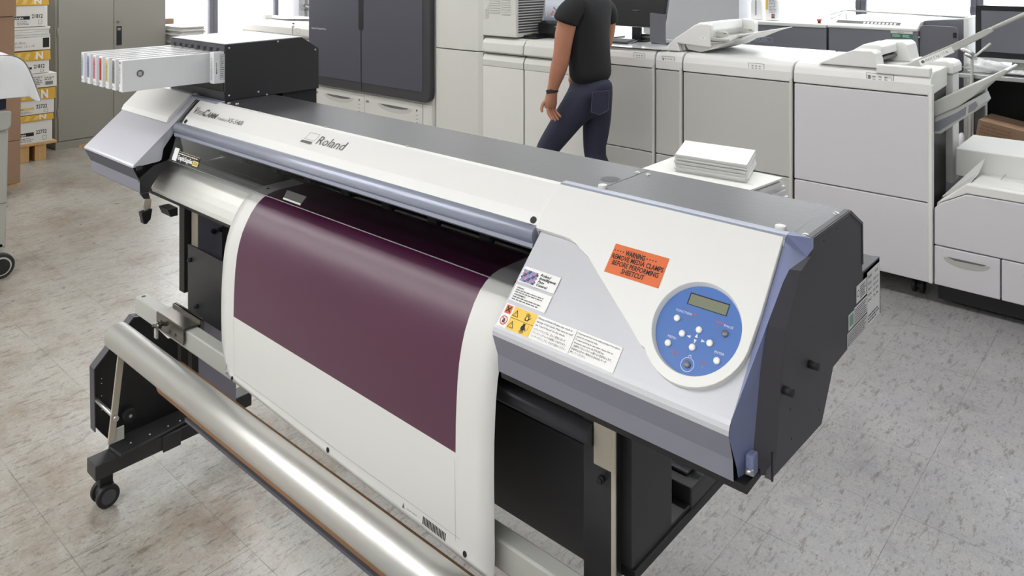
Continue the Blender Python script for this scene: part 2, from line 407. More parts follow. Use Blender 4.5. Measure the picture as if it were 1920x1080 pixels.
# ceiling lights
def ceiling_light(x, y):
    t = thing('ceiling_light', 'white recessed ceiling light panel lighting the print room', 'ceiling light', (x, y, ZC), 'ceiling light panels')
    b = MB().use('white'); 
    for q in ((-.66, -.62, -.18, .18), (.62, .66, -.18, .18), (-.62, .62, -.18, -.14), (-.62, .62, .14, .18)): b.box(x + q[0], x + q[1], y + q[2], y + q[3], ZC - .02, ZC - .001)
    b.build('frame', t)
    MB().use('lamp').box(x - .62, x + .62, y - .14, y + .14, ZC - .012, ZC - .002).build('diffuser', t)
for y in (-2.53, -2.17, -.55, 3.0, 5.8):
    for x in (-7.6, -6.2, -4.8, -3.4, -2.0, -.6, .8): ceiling_light(x, y)
# ============================================================ the wide-format printer
XL, XR = -2.36, -.905          # inner ends of the opening; left cover spans to -2.74, control cover to -.466
P = thing('large_format_printer', 'white and silver wide-format inkjet printer with blue round control panel, on a stand', 'printer', (-1.6, 1.25, 0))
# body shell behind the front covers
b = MB().use('deep')
b.prism([(1.20, 1.268), (1.355, 1.268), (1.42, 1.235), (1.427, 1.045), (1.28, 1.04), (1.24, .985), (1.10, .985), (1.10, 1.04), (1.30, 1.05), (1.32, 1.12), (1.30, 1.24), (1.20, 1.24)], 'x', XL - .02, XR + .02)
b.prism([(1.0, .985), (.99, 1.05), (1.165, 1.262), (1.355, 1.268), (1.42, 1.235), (1.427, 1.045), (1.28, 1.04), (1.225, .985)], 'x', XR + .01, -.47)
b.prism([(1.0, 1.02), (.99, 1.08), (1.15, 1.262), (1.355, 1.268), (1.42, 1.235), (1.427, 1.045), (1.28, 1.04), (1.225, 1.02)], 'x', -2.715, -2.49)
b.build('body_frame', P)
# top cover plates, two joined at a seam
b = MB().use('dark_top')
pr = [(1.166, 1.270), (1.166, 1.2755), (1.362, 1.2765), (1.426, 1.240), (1.428, 1.166), (1.424, 1.166), (1.422, 1.237), (1.36, 1.271)]
b.prism(pr, 'x', -2.236, -.8285); b.prism(pr, 'x', -.8270, -.4655); b.prism([(1.187, 1.270), (1.187, 1.2755)] + pr[2:], 'x', -.4655, -.433)
b.use('dark_top').prism(pr, 'x', -2.735, -2.237)
fr = Fr((-.85, 1.253, 1.2758), (1, 0, 0), (0, 1, 0))
disc(b, fr, 0, 0, .0195, 'charcoal', .0004, 28)
b.build('top_cover', P)
for x, y in ((-.836, 1.328), (-.812, 1.329), (-.446, 1.328), (-.446, 1.19), (-2.20, 1.185), (-2.17, 1.195)):
    MB().use('steel').ball((x, y, 1.2755), .0055, 10, (1, 1, .7), True).build('screw', P)
for x, y in ((-.829, 1.196), (-.487, 1.194), (-2.42, 1.19), (-2.60, 1.19)):
    b = MB().use('white').tube([(x, y, 1.274), (x, y, 1.2815)], [.0095, .0085], 14); b.build('rubber_stop', P, bevel=.001)
# right side plate
b = MB().use('charcoal')
side = [(1.186, 1.276), (1.36, 1.278), (1.424, 1.24), (1.427, 1.152), (1.527, 1.151), (1.534, 1.044), (1.345, 1.044), (1.28, 1.041), (1.227, .972), (1.032, .981), (1.026, 1.018), (1.005, 1.016), (.990, .992),
        (1.028, .992), (1.032, 1.02), (1.052, 1.12), (1.08, 1.18), (1.135, 1.232), (1.158, 1.242), (1.20, 1.243), (1.23, 1.25), (1.236, 1.262)]
side2 = [(1.36, 1.2775), (1.424, 1.24), (1.427, 1.152), (1.527, 1.151), (1.534, 1.044), (1.345, 1.044), (1.28, 1.041), (1.227, .972), (1.032, .981), (1.045, 1.0), (1.050, 1.012), (1.067, 1.11), (1.084, 1.170), (1.127, 1.222), (1.142, 1.238), (1.182, 1.249), (1.187, 1.262), (1.186, 1.2765)]
b.prism(side2, 'x', -.444, -.4345)
b.build('side_panel', P, bevel=.001)
b = MB().use('charcoal').box(-.62, -.4345, 1.43, 1.527, 1.044, 1.150)
b.build('rear_electronics_box', P, bevel=.002)
for y, z in ((1.173, 1.088), (1.075, 1.089)):
    MB().use('ink').tube([(-.436, y, z), (-.420, y, z)], .006, 12).build('thumb_screw', P)
for y, z in ((1.296, 1.262), (1.237, 1.258), (1.10, 1.05), (1.105, 1.005), (1.215, 1.0), (1.43, 1.135)): MB().use('ink').tube([(-.4346, y, z), (-.4341, y, z)], .0018, 8).build('side_rivet', P)
# lower corner bracket and latch of the control side
MB().use('deep').prism([(.986, .990), (1.05, .990), (1.05, .980), (.990, .976)], 'x', -.898, -.450).build('underside_rail', P)
MB().use('deep').box(-.4345, -.432, 1.032, 1.035, .98, 1.02).build('side_flange', P)
# rating and warning labels on the side
fr = Fr((-.4343, 0, 0), (0, 1, 0), (0, 0, 1))
b = MB()
rect(b, fr, 1.4515, 1.5255, 1.046, 1.143, 'sticker')
text(b, fr, 'Roland', 1.456, 1.131, .006, 'stickline', width=.02)
text(b, fr, 'VS-540i', 1.495, 1.131, .005, 'stickline', width=.018)
for k, (l, r) in enumerate((('MODEL', 'ZAD3174'), ('SERIAL NO.', '100-120/220-240V'), ('RATING', '12.0A'), ('DC', '5A'))):
    text(b, fr, l, 1.456, 1.119 - k * .010, .0045, 'stickline', width=.020); text(b, fr, r, 1.486, 1.119 - k * .010, .0045, 'stickline', width=.030)
lines(b, fr, 1.456, 1.520, 1.050, 1.066, 3, 'stickline')
b.build('rating_label', P)
b = MB(); rect(b, fr, 1.392, 1.448, 1.107, 1.137, 'sticker'); lines(b, fr, 1.412, 1.444, 1.110, 1.133, 6, 'stickline', ragged=.4); disc(b, fr, 1.402, 1.122, .006, 'stickline', r2=.0045); b.build('recycling_label', P)
b = MB(); rect(b, fr, 1.381, 1.450, 1.074, 1.1035, 'sticker'); lines(b, fr, 1.384, 1.447, 1.076, 1.101, 7, 'stickline', ragged=.15); b.build('caution_label', P)
b = MB(); rect(b, fr, 1.351, 1.379, 1.074, 1.101, 'sticker'); rect(b, fr, 1.355, 1.375, 1.079, 1.098, 'greenl', .0009); b.build('green_label', P)
b = MB(); rect(b, fr, 1.345, 1.450, 1.046, 1.0715, 'sticker'); lines(b, fr, 1.348, 1.447, 1.048, 1.070, 7, 'stickline', ragged=.1); b.build('notice_label', P)

# control cover: grey slope with folded lip
def slope(x0, x1, prof, name, m, lipm, k0):
    b = MB().use(m); b.smooth = False
    b.prism(prof[:k0 + 1], 'x', x0, x1, closed=False, smooth=False)
    b.use(lipm).prism(prof[k0:], 'x', x0, x1, closed=False, smooth=False)
    return b.build(name, P, solid=.003, bevel=.0015)
top = (1.165, 1.2685)
prof = [(1.166, 1.2685), (.9705, 1.0715)] + [(.9675, 1.067), (.9665, 1.062), (.9675, 1.056)] + [(.980, 1.020), (.9825, .990), (.990, .986), (1.02, .986)]
n0 = 1
b = MB().use('grey_pl')
k = .0125
sl = [(1.166, 1.2685), (.9740, 1.0745)] + [(.9740 - .008 * math.sin(math.radians(t)) , 1.0745 - .008 * (1 - math.cos(math.radians(t))) * 1.2) for t in (25, 50, 75)]
b.smooth = True
b.prism([(1.166, 1.2685), (.976, 1.0765)], 'x', -.900, -.466, closed=False)
b.prism([(.976, 1.0765), (.9715, 1.0712), (.9685, 1.065), (.968, 1.058)], 'x', -.900, -.466, closed=False)
b.use('lip').prism([(.968, 1.058), (.981, 1.020)], 'x', -.900, -.466, closed=False)
b.prism([(.981, 1.020), (.983, .990), (1.02, .986)], 'x', -.900, -.466, closed=False, smooth=False)
b.use('lip').poly([(-.900, 1.16, 1.262), (-.900, .976, 1.0765), (-.900, .968, 1.058), (-.900, .981, 1.02), (-.900, .983, .99), (-.900, 1.03, .99), (-.900, 1.08, 1.1)])
b.build('front_cover', P)
# frame on the grey slope: u = world x, v = distance up the slope from (y .967, z 1.067)
U = (1, 0, 0); sv = Vector((0, 1, 1.03)).normalized()
fg = Fr((0, .967, 1.067), U, sv); fg.O = fg.O + fg.N * .0
# raised white panel, a rounded tongue running down around the control disc
T = .0115
def tongue():
    pts = [(-.905, .283), (-.905, .189), (-.84, .188)]
    pts += [(-.84 + .075 * math.sin(t), .188 - .075 * (1 - math.cos(t))) for t in [math.radians(q) for q in (12, 24, 34)]]
    c = (-.5515, .112); r = .0845
    pts += [(-.775, .1655), (-.745, .1445), (-.700, .1135), (-.655, .0825), (-.625, .0605)]
    pts += [(c[0] + r * math.cos(t), c[1] + r * math.sin(t)) for t in [math.radians(q) for q in range(219, 355, 9)]]
    pts += [(-.4665, .125), (-.4655, .16), (-.466, .21), (-.467, .283)]
    return pts
b = MB().use('white')
out = tongue(); c = (-.5515, .112)
inner = [(c[0] + .0695 * math.cos(t), c[1] + .0695 * math.sin(t)) for t in [2 * PI * i / 56 for i in range(56)]]
bm = bmesh.new()
vo = [bm.verts.new(fg.p(u, v, T)) for u, v in out]; vi = [bm.verts.new(fg.p(u, v, T)) for u, v in inner]
es = [bm.edges.new((vo[i], vo[(i + 1) % len(vo)])) for i in range(len(vo))] + [bm.edges.new((vi[i], vi[(i + 1) % len(vi)])) for i in range(len(vi))]
bmesh.ops.triangle_fill(bm, edges=es, use_beauty=True)
base = len(b.v); bm.verts.index_update()
b.v += [tuple(v.co) for v in bm.verts]
for f in bm.faces: b.face([base + v.index for v in f.verts], False)
bm.free()
for i in range(len(out)):
    j = (i + 1) % len(out); b.poly([fg.p(*out[i], T), fg.p(*out[j], T), fg.p(*out[j], -.001), fg.p(*out[i], -.001)], True)
for i in range(56):
    j = (i + 1) % 56; o2 = lambda q, s: (c[0] + (q[0] - c[0]) * s, c[1] + (q[1] - c[1]) * s)
    b.poly([fg.p(*inner[i], T), fg.p(*inner[j], T), fg.p(*o2(inner[j], .955), .0015), fg.p(*o2(inner[i], .955), .0015)], True)
wp = b.build('white_front_panel', P, bevel=.0022)
# disc and keys
b = MB(); disc(b, fg, c[0], c[1], .0665, 'panelblue', .0025, 56)
n_ = .0030
for s_, u, v, h, m_ in (('FUNCTION', -.594, .1285, .0036, 'wtxt'), ('BASE', -.570, .1305, .0030, 'redtxt'), ('HEATER', -.5285, .1305, .0030, 'redtxt'), ('PAUSE', -.515, .1285, .0036, 'wtxt'), ('MENU', -.5925, .0875, .0036, 'wtxt'),
                         ('ENTER', -.5165, .0885, .0036, 'wtxt'), ('SETUP', -.5795, .0685, .0030, 'redtxt'), ('BUSY', -.5315, .0685, .0030, 'redtxt')):
    text(b, fg, s_, u, v, h, m_, n=n_)
for u, v in ((-.567, .1255), (-.525, .1255), (-.576, .063), (-.528, .063)): rect(b, fg, u, u + .0028, v, v + .0024, 'lcd', n_)
def tri(u, v, du, dv, s=.0032):
    b.use('wtxt').poly([fg.p(u + du * s, v + dv * s, n_), fg.p(u - du * s + dv * s * .7, v - dv * s + du * s * .7, n_), fg.p(u - du * s - dv * s * .7, v - dv * s - du * s * .7, n_)])
tri(-.5497, .1035, 0, 1); tri(-.5497, .0940, 0, -1); tri(-.5615, .0985, -1, 0); tri(-.5375, .0985, 1, 0)
disc(b, fg, -.549, .060, .0103, 'wtxt', n_, 28, .0096); disc(b, fg, -.549, .0715, .0030, 'panelblue', n_ + .0001, 14); disc(b, fg, -.549, .0715, .0024, 'wtxt', n_ + .0002, 16, .0018); rect(b, fg, -.5493, -.5487, .0718, .0745, 'wtxt', n_ + .0002)
pd = b.build('control_disc', P)
b = MB(); rect(b, fg, -.5815, -.5165, .1435, .1625, 'ink', .0029); rect(b, fg, -.5795, -.5175, .1445, .1605, 'lcd', .0033); b.build('display', pd)
for u, v, m_ in ((-.588, .118, 'button'), (-.549, .112, 'button'), (-.572, .099, 'button'), (-.550, .085, 'button'), (-.527, .099, 'button'), (-.588, .079, 'button'), (-.509, .079, 'button'), (-.510, .119, 'buttong'), (-.549, .060, 'buttong')):
    b = MB().use(m_); q = fg.p(u, v, .0025); nn = fg.N
    b.tube([q, q + nn * .0022, q + nn * .0034, q + nn * .0038], [.0052, .0050, .0036, .0012], 18); o = b.build('button', pd)
    if m_ == 'buttong': o['label'] = 'dark grey button'
# orange warning sticker on the white panel
b = MB(); ft = Fr(fg.p(0, 0, T), U, sv)
rect(b, ft, -.734, -.6305, .1495, .2010, 'orange')
text(b, ft, '• • • •', -.7315, .1875, .0050, 'ink', width=.019, bold=.03); text(b, ft, 'WARNING', -.7095, .1855, .0085, 'ink', width=.038, bold=.035, n=.001); text(b, ft, '• • • •', -.669, .1875, .0050, 'ink', width=.019, bold=.03)
text(b, ft, 'REMOVE MEDIA CLAMPS', -.682, .1755, .0082, 'ink', width=.098, bold=.02, n=.001, align='C')
text(b, ft, 'BEFORE PERFORMING', -.682, .1650, .0082, 'ink', width=.088, bold=.02, n=.001, align='C')
text(b, ft, 'SHEETCUT', -.682, .1545, .0082, 'ink', width=.043, bold=.02, n=.001, align='C')
b.build('warning_sticker', P)
# stickers on the grey slope
b = MB(); rect(b, fg, -.896, -.8145, .0905, .1200, 'sticker', .001)
for i in range(9):
    for j in range(7):
        u = -.892 + i * .0036 + (j % 2) * .0018; v = .0945 + j * .0031
        disc(b, fg, u, v, .0021, ('lcyan', 'stickline', 'pink', 'lcyan', 'panelblue')[(i * 2 + j * 3) % 5], .0014, 8)
for k, s_ in enumerate(('Roland', 'Intelligent', 'Pass', 'Control')): text(b, fg, s_, -.8555 , .1115 - k * .0060, .0046, 'ink', width=(.023, .037, .014, .024)[k], n=.0016, bold=.02, shear=.25)
b.build('pass_control_sticker', P)
b = MB(); rect(b, fg, -.896, -.8150, .0560, .0855, 'sticker', .001)
text(b, fg, 'WARNING:', -.891, .0795, .0026, 'ink', width=.016, n=.0016, bold=.02); lines(b, fg, -.891, -.820, .0710, .0785, 2, 'inkgrey', .0016)
text(b, fg, 'AVERTISSEMENT:', -.891, .0672, .0026, 'ink', width=.027, n=.0016, bold=.02); lines(b, fg, -.891, -.822, .0580, .0662, 2, 'inkgrey', .0016)
b.build('warning_text_sticker', P)
b = MB(); rect(b, fg, -.8965, -.656, .0100, .0500, 'sticker', .001)
rect(b, fg, -.8925, -.8790, .0335, .0480, 'orange', .0014)
for s_ in (1, -1):
    b.use('ink').poly([fg.p(-.8858 - .0052, .0408 - s_ * .0040, .0018), fg.p(-.8858 - .0036, .0408 - s_ * .0054, .0018), fg.p(-.8858 + .0052, .0408 + s_ * .0040, .0018), fg.p(-.8858 + .0036, .0408 + s_ * .0054, .0018)])
disc(b, fg, -.8858, .0215, .0078, 'red', .0016, 24, .0064); b.use('red').poly([fg.p(-.8915, .0262, .0017), fg.p(-.8905, .0272, .0017), fg.p(-.8800, .0168, .0017), fg.p(-.8810, .0158, .0017)])
b.use('ink').poly([fg.p(-.888, .0175, .0016), fg.p(-.884, .0175, .0016), fg.p(-.8825, .021, .0016), fg.p(-.885, .0262, .0016), fg.p(-.8885, .021, .0016)])
rect(b, fg, -.8755, -.8250, .0105, .0495, 'ylab', .0014); rect(b, fg, -.8755, -.8250, .0297, .0303, 'ink', .0018)
for v0 in (.0335, .0140):   # warning triangles
    tr_ = [(-.8735, v0), (-.8610, v0), (-.8672, v0 + .0112)]
    for i in range(3):
        a_, b_ = Vector(tr_[i]), Vector(tr_[(i + 1) % 3]); d_ = (b_ - a_).normalized(); q_ = Vector((-d_.y, d_.x)) * .0008
        b.use('ink').poly([fg.p(*(a_ - q_ * .2), .0018), fg.p(*(b_ - q_ * .2), .0018), fg.p(*(b_ + q_), .0018), fg.p(*(a_ + q_), .0018)])
    rect(b, fg, -.8676, -.8668, v0 + .0035, v0 + .0078, 'ink', .0018); rect(b, fg, -.8676, -.8668, v0 + .0015, v0 + .0024, 'ink', .0018)
def hand_icon(u, v, s, up=1):
    b.use('ink').poly([fg.p(u + x * s, v + y * s * up, .0018) for x, y in ((-.45, -.5), (.35, -.5), (.5, .1), (.25, .35), (-.3, .35), (-.55, .1))])
    for k, (x0, x1, l) in enumerate(((-.32, -.55, .9), (-.12, -.16, 1.05), (.08, .16, 1.0), (.26, .5, .8))): b.poly([fg.p(u + q[0] * s, v + q[1] * s * up, .0018) for q in ((x0 - .07, .3), (x0 + .07, .3), (x1 + .06, l), (x1 - .06, l))])
    b.poly([fg.p(u + q[0] * s, v + q[1] * s * up, .0018) for q in ((.4, -.1), (.5, -.25), (.9, .3), (.8, .4))])
hand_icon(-.842, .0375, .0085); b.use('ylab').poly([fg.p(-.842 + .0028 * math.cos(t), .0375 + .0028 * math.sin(t), .0021) for t in [2 * PI * i / 12 for i in range(12)]])
hand_icon(-.842, .0200, .0085, -1); rect(b, fg, -.8445, -.8395, .0225, .0285, 'ink', .0018); rect(b, fg, -.8325, -.8320, .0195, .0270, 'ink', .0018)
rect(b, fg, -.7423, -.7417, .0110, .0490, 'ink', .0018)
for k, s_ in enumerate(('Misuse of Media Clamps may result in', 'damage of the heads. Make sure to read', "the \"User's Manual\" for the details.", 'メディアクランプは、正しく使用しないと', 'プリンティングヘッドの故障につながります。', '「ユーザーズマニュアル」を必ずお読みください。')):
    text(b, fg, s_, -.8215, .0440 - k * .0058 - (.0012 if k > 2 else 0), .0030, 'ink', width=(.071, .074, .062, .066, .070, .072)[k], n=.0018)
for k, s_ in enumerate(('• Opening the front cover while printing is in progress', '  causes an emergency stop.', '  To pause printing for any other reason than an', '  emergency stop, press the [PAUSE] key.', '• 印刷中にフロントカバーを開けると緊急停止します。', '  緊急停止以外の一時停止は [PAUSE] キーを', '  押してください。')):
    text(b, fg, s_, -.7395, .0448 - k * .0051, .0027, 'ink', width=(.080, .041, .072, .058, .074, .066, .030)[k], n=.0018)
b.build('media_clamp_sticker', P)
# slate blue end cap and ledge of the control side
b = MB().use('blue')
front = [(-.465, 1.183, 1.2790), (-.465, 1.166, 1.2785), (-.465, 1.156, 1.270), (-.465, .9755, 1.0785), (-.465, .9675, 1.066), (-.465, .968, 1.054), (-.465, .990, 1.006), (-.465, .996, .984)]
rear = [(-.431, 1.182, 1.277), (-.431, 1.182, 1.262), (-.438, 1.174, 1.249), (-.446, 1.126, 1.242), (-.449, 1.110, 1.227), (-.452, 1.064, 1.179), (-.455, 1.043, 1.117), (-.457, 1.025, 1.013), (-.457, 1.028, .981)]
ring = front + rear[::-1]
n0 = b.add(ring)
bm = bmesh.new(); vv = [bm.verts.new(p) for p in ring]; ee = [bm.edges.new((vv[i], vv[(i + 1) % len(vv)])) for i in range(len(vv))]
bmesh.ops.triangle_fill(bm, edges=ee, use_beauty=True); bm.verts.index_update()
for f in bm.faces: b.face([n0 + v.index for v in f.verts], False)
bm.free()
b.build('end_cap', P)
plate = [(1.186, 1.2765), (1.187, 1.262), (1.182, 1.249), (1.142, 1.238), (1.127, 1.222), (1.084, 1.170), (1.067, 1.11), (1.050, 1.012), (1.045, .981)]
b = MB().use('charcoal')
for i in range(len(rear) - 1): b.poly([rear[i], rear[i + 1], (-.4345, *plate[i + 1]), (-.4345, *plate[i])])
b.build('side_panel_rim', P)
b = MB().use('bluegrey').prism([(1.152, 1.262), (1.158, 1.272), (1.166, 1.2785), (1.182, 1.2790), (1.182, 1.2755), (1.166, 1.270)], 'x', -.905, -.4655, smooth=False)
b.build('top_ledge', P, bevel=.002)
b = MB().use('blue').box(-.4600, -.4475, 1.004, 1.022, .992, 1.021); o = b.build('latch', P, bevel=.003)
MB().use('steel').tube([(-.4475, 1.006, .999), (-.4575, 1.001, .999)], .0045, 12).build('latch_screw', o)

# white centre cover with the maker's lettering, and handle rail
b = MB().use('white')
wc = [(1.172, 1.2765), (1.160, 1.2745), (1.150, 1.2665), (1.113, 1.229), (1.0975, 1.206), (1.105, 1.19), (1.14, 1.22), (1.17, 1.262)]
b.prism(wc, 'x', -2.330, -.9055); b.build('centre_cover', P, bevel=.0015)
wv = Vector((0, .054, .0545)).normalized(); fw = Fr((0, 1.113, 1.229), U, Vector((0, .037, .0375)).normalized())
b = MB()
text(b, fw, 'Roland', -1.660, .0205, .0245, 'inkgrey', width=.117, shear=.22, n=.0012)
# outlined screen emblem with a bar under it
for q0, q1, q2, q3 in (((-1.713, .026), (-1.671, .026), (-1.671, .0268), (-1.713, .0268)), ((-1.706, .046), (-1.664, .046), (-1.664, .0468), (-1.706, .0468)), ((-1.714, .026), (-1.7128, .026), (-1.7058, .0468), (-1.707, .0468)), ((-1.672, .026), (-1.6708, .026), (-1.6638, .0468), (-1.665, .0468)), ((-1.7225, .0150), (-1.6765, .0150), (-1.6740, .0225), (-1.7200, .0225))):
    b.use('inkgrey').poly([fw.p(*q, .0012) for q in (q0, q1, q2, q3)])
b.build('maker_logo', P); b = MB()
text(b, fw, 'V', -2.308, .0160, .0230, 'inkgrey', width=.020, shear=.2, n=.0012, bold=.02); text(b, fw, 'ERSA', -2.290, .0160, .0135, 'inkgrey', width=.042, shear=.2, n=.0012)
text(b, fw, 'C', -2.249, .0160, .0230, 'inkgrey', width=.022, shear=.2, n=.0012, bold=.04); text(b, fw, 'AMM', -2.226, .0160, .0165, 'inkgrey', width=.060, shear=.2, n=.0012, bold=.03)
text(b, fw, 'Print&Cut', -2.158, .0160, .0085, 'inkgrey', width=.054, shear=.2, n=.0012); text(b, fw, 'VS-540i', -2.100, .0160, .0150, 'inkgrey', width=.083, shear=.2, n=.0012)
b.build('model_lettering', P)
ff = Fr((0, 1.113, 1.229), U, Vector((0, -.0155, -.023)).normalized())
for x in (-2.312, -.922):
    q = Vector((x, 1.1045, 1.217)); nn = Vector((0, -.83, .56))
    MB().use('ink').tube([q - nn * .001, q + nn * .002], .0065, 16).build('plug', P)
b = MB().use('bluegrey'); b.tube([(-2.352, 1.100, 1.1935), (-.909, 1.100, 1.1935)], .0168, 24)
b.prism([(1.086, 1.180), (1.086, 1.170), (1.089, 1.168), (1.094, 1.180)], 'x', -2.352, -.909)
b.build('handle_rail', P)
b = MB().use('inkgrey'); fr = Fr((-1.105, 1.0895, 1.1705), U, (0, 0, 1)); b.build
for i in range(3): MB().use('steel').box(-2.0 + i * .32, -1.992 + i * .32, 1.168, 1.172, 1.2755, 1.278).build('cover_clip', P)
# smoked cover glass
b = MB().use('smoke'); b.poly([(-2.335, 1.062, 1.103), (-.906, 1.062, 1.103), (-.906, 1.088, 1.178), (-2.335, 1.088, 1.178)])
g = b.build('smoked_window', P)
MB().use('lgrey').tube([(-2.335, 1.062, 1.103), (-.906, 1.062, 1.103)], .0012, 6).build('glass_edge', g)
fgl = Fr((0, 1.062, 1.103), U, Vector((0, .026, .075)).normalized())
b = MB(); rect(b, fgl, -2.275, -2.155, .006, .034, 'ink', .001); rect(b, fgl, -2.317, -2.289, .004, .041, 'sticker', .001); rect(b, fgl, -2.289, -2.277, .004, .041, 'ink', .001)
rect(b, fgl, -2.285, -2.155, .0335, .0345, 'lyel', .0015)
text(b, fgl, 'GraphicSupplies', -2.284, .011, .013, 'sticker', width=.092, bold=.03, n=.0016); rect(b, fgl, -2.190, -2.157, .008, .022, 'lyel', .0014); text(b, fgl, 'USA', -2.187, .011, .009, 'ink', width=.027, n=.002)
lines(b, fgl, -2.284, -2.160, .026, .031, 1, 'sticker', .0016, ragged=.05)
b.build('supplier_sticker', g)
# dark side walls of the opening
MB().use('black').prism([(1.165, 1.272), (1.095, 1.20), (1.085, 1.10), (1.10, 1.094), (1.20, 1.094), (1.30, 1.27)], 'x', -2.356, -2.337).build('opening_wall', P)
# platen, cutter strip, feed roller and moulded apron
b = MB().use('black').box(XL, XR, 1.15, 1.30, 1.060, 1.0712)
b.use('apron').box(XL, XR, 1.150, 1.163, 1.0712, 1.0722); b.use('kraft').box(XL, XR, 1.186, 1.187, 1.0712, 1.0720)
b.use('paper')
for i in range(150):
    x = -2.335 + i * .0094
    for y in (1.1675, 1.1750): b.poly([(x, y, 1.0718), (x + .0018, y, 1.0718), (x + .0018, y + .0018, 1.0718), (x, y + .0018, 1.0718)])
b.build('platen', P)
MB().use('charcoal').prism([(1.30, 1.07), (1.29, 1.10), (1.31, 1.22), (1.33, 1.22), (1.33, 1.07)], 'x', XL, XR).build('rear_guide', P)
MB().use('nickel').tube([(XL, 1.245, 1.085), (XR, 1.245, 1.085)], .008, 12).build('grit_shaft', P)
for i in range(8):
    x = -2.2 + i * .17; b = MB().use('charcoal').box(x, x + .032, 1.225, 1.262, 1.09, 1.122).use('rubber').tube([(x - .004, 1.238, 1.092), (x + .036, 1.238, 1.092)], .009, 12); b.build('pinch_roller', P, bevel=.002)
ap = [(1.150, 1.0715), (1.135, 1.0690), (1.118, 1.0600), (1.102, 1.0460), (1.089, 1.0290), (1.080, 1.012), (1.072, .993), (1.069, .980), (1.078, .978), (1.10, 1.02), (1.15, 1.055)]
b = MB().use('apron'); b.prism(ap, 'x', -2.47, XR + .002, smooth=False); b.build('apron', P, bevel=.0008)
MB().use('deep').prism([(1.066, .981), (1.066, .974), (1.30, .974), (1.30, .985)], 'x', -2.50, XR + .01).build('apron_underside', P)
# left cover
cp = [(1.162, 1.2745), (1.09, 1.2060), (.970, 1.1015), (.9665, 1.097), (.9660, 1.092), (.986, 1.050), (.987, 1.016), (.993, 1.010), (1.02, 1.010)]
b = MB().use('silver_cap'); b.smooth = True
b.prism(cp[:3], 'x', -2.74, XL, closed=False, smooth=False); b.prism(cp[2:6], 'x', -2.74, XL, closed=False); b.use('lip').prism(cp[4:], 'x', -2.74, XL, closed=False, smooth=False)
b.use('silver_cap').poly([(-2.74, *q) for q in cp] + [(-2.74, 1.10, 1.0), (-2.74, 1.20, 1.24), (-2.74, 1.18, 1.274)])
b.build('left_cover', P)
b = MB().use('white').prism([(1.168, 1.2835), (1.160, 1.2855), (1.090, 1.2215), (1.081, 1.2050), (1.09, 1.204), (1.162, 1.2735)], 'x', -2.738, -2.396); b.build('left_cover_ridge', P, bevel=.002)
# pale right flange of the left cover, stepping down to the bracket
b = MB().use('silver_cap')
fl = [(1.172, 1.2785), (.968, 1.0985), (.9665, 1.0925), (1.045, 1.098), (1.052, 1.102), (1.058, 1.135), (1.090, 1.178), (1.105, 1.205), (1.165, 1.262), (1.172, 1.27)]
b.prism(fl, 'x', XL - .003, XL); b.build('cover_flange', P, bevel=.001)
b = MB().use('bluegrey').prism([(1.157, 1.273), (1.163, 1.2785), (1.186, 1.279), (1.186, 1.2755), (1.166, 1.270)], 'x', -2.395, -2.225); b.build('left_ledge', P, bevel=.0015)
MB().use('silver_cap').prism([(1.168, 1.2755), (1.168, 1.280), (1.192, 1.280), (1.192, 1.2755)], 'x', -2.735, -2.395).build('rear_ledge', P)
# black inner bracket with the curved edge that the apron slides behind
q = [(.985, 1.055), (1.03, 1.088), (1.10, 1.10), (1.106, 1.096), (1.090, 1.0915), (1.073, 1.080), (1.055, 1.064), (1.038, 1.046), (1.025, 1.028), (1.014, 1.008), (1.020, .985), (1.005, .985), (.990, 1.010)]
MB().use('black').prism(q, 'x', XL - .010, XL - .004).build('side_bracket', P)
MB().use('black').box(-2.36, -2.352, .975, .990, 1.085, 1.096).build('catch', P)
b = MB().use('beige').prism([(1.000, .992), (1.022, .988), (1.020, .962), (1.002, .955), (.996, .970)], 'x', -2.366, -2.360); b.use('deep').prism([(.988, .955), (1.021, .960), (1.016, .930), (1.004, .918), (.995, .920)], 'x', -2.375, -2.352); b.build('loading_lever', P, bevel=.002)
MB().use('deep').prism([(1.02, .978), (1.05, .978), (1.05, .955), (1.03, .955)], 'x', -2.31, -2.25).build('sensor_bracket', P)
# ink cartridge bay on the left end of the top
b = MB().use('black')
b.prism([(1.193, 1.2765), (1.193, 1.4495), (1.468, 1.455), (1.533, 1.414), (1.533, 1.2765)], 'x', -2.600, -2.237)
b.use('deep').box(-2.59, -2.25, 1.40, 1.533, 1.22, 1.2765)
b.use('bayt').prism([(1.1925, 1.4500), (1.1925, 1.4535), (1.466, 1.4585), (1.468, 1.455)], 'x', -2.601, -2.236)  # pale metal tone puts the window's reflection into the top's colour
b.use('deep').box(-2.592, -2.245, 1.1915, 1.194, 1.300, 1.424)
bay = b.build('cartridge_bay', P, bevel=.0012)
b = MB().use('charcoal'); b.box(-2.600, -2.237, 1.1895, 1.193, 1.4235, 1.4495)
b.use('ink')
for i in range(8): x = -2.578 + i * .0415; b.box(x, x + .015, 1.1885, 1.1897, 1.4270, 1.4345); b.box(x + .003, x + .018, 1.1885, 1.1897, 1.4330, 1.4385)
b.use('black').box(-2.600, -2.237, 1.1895, 1.193, 1.2765, 1.305); b.build('slot_plate', bay)
b = MB().use('steel')
for y, z in ((1.205, 1.440), (1.205, 1.292), (1.375, 1.448), (1.518, 1.410), (1.305, 1.292), (1.335, 1.279)): b.ball((-2.2365, y, z), .0035, 8)
b.build('bay_screw', bay)
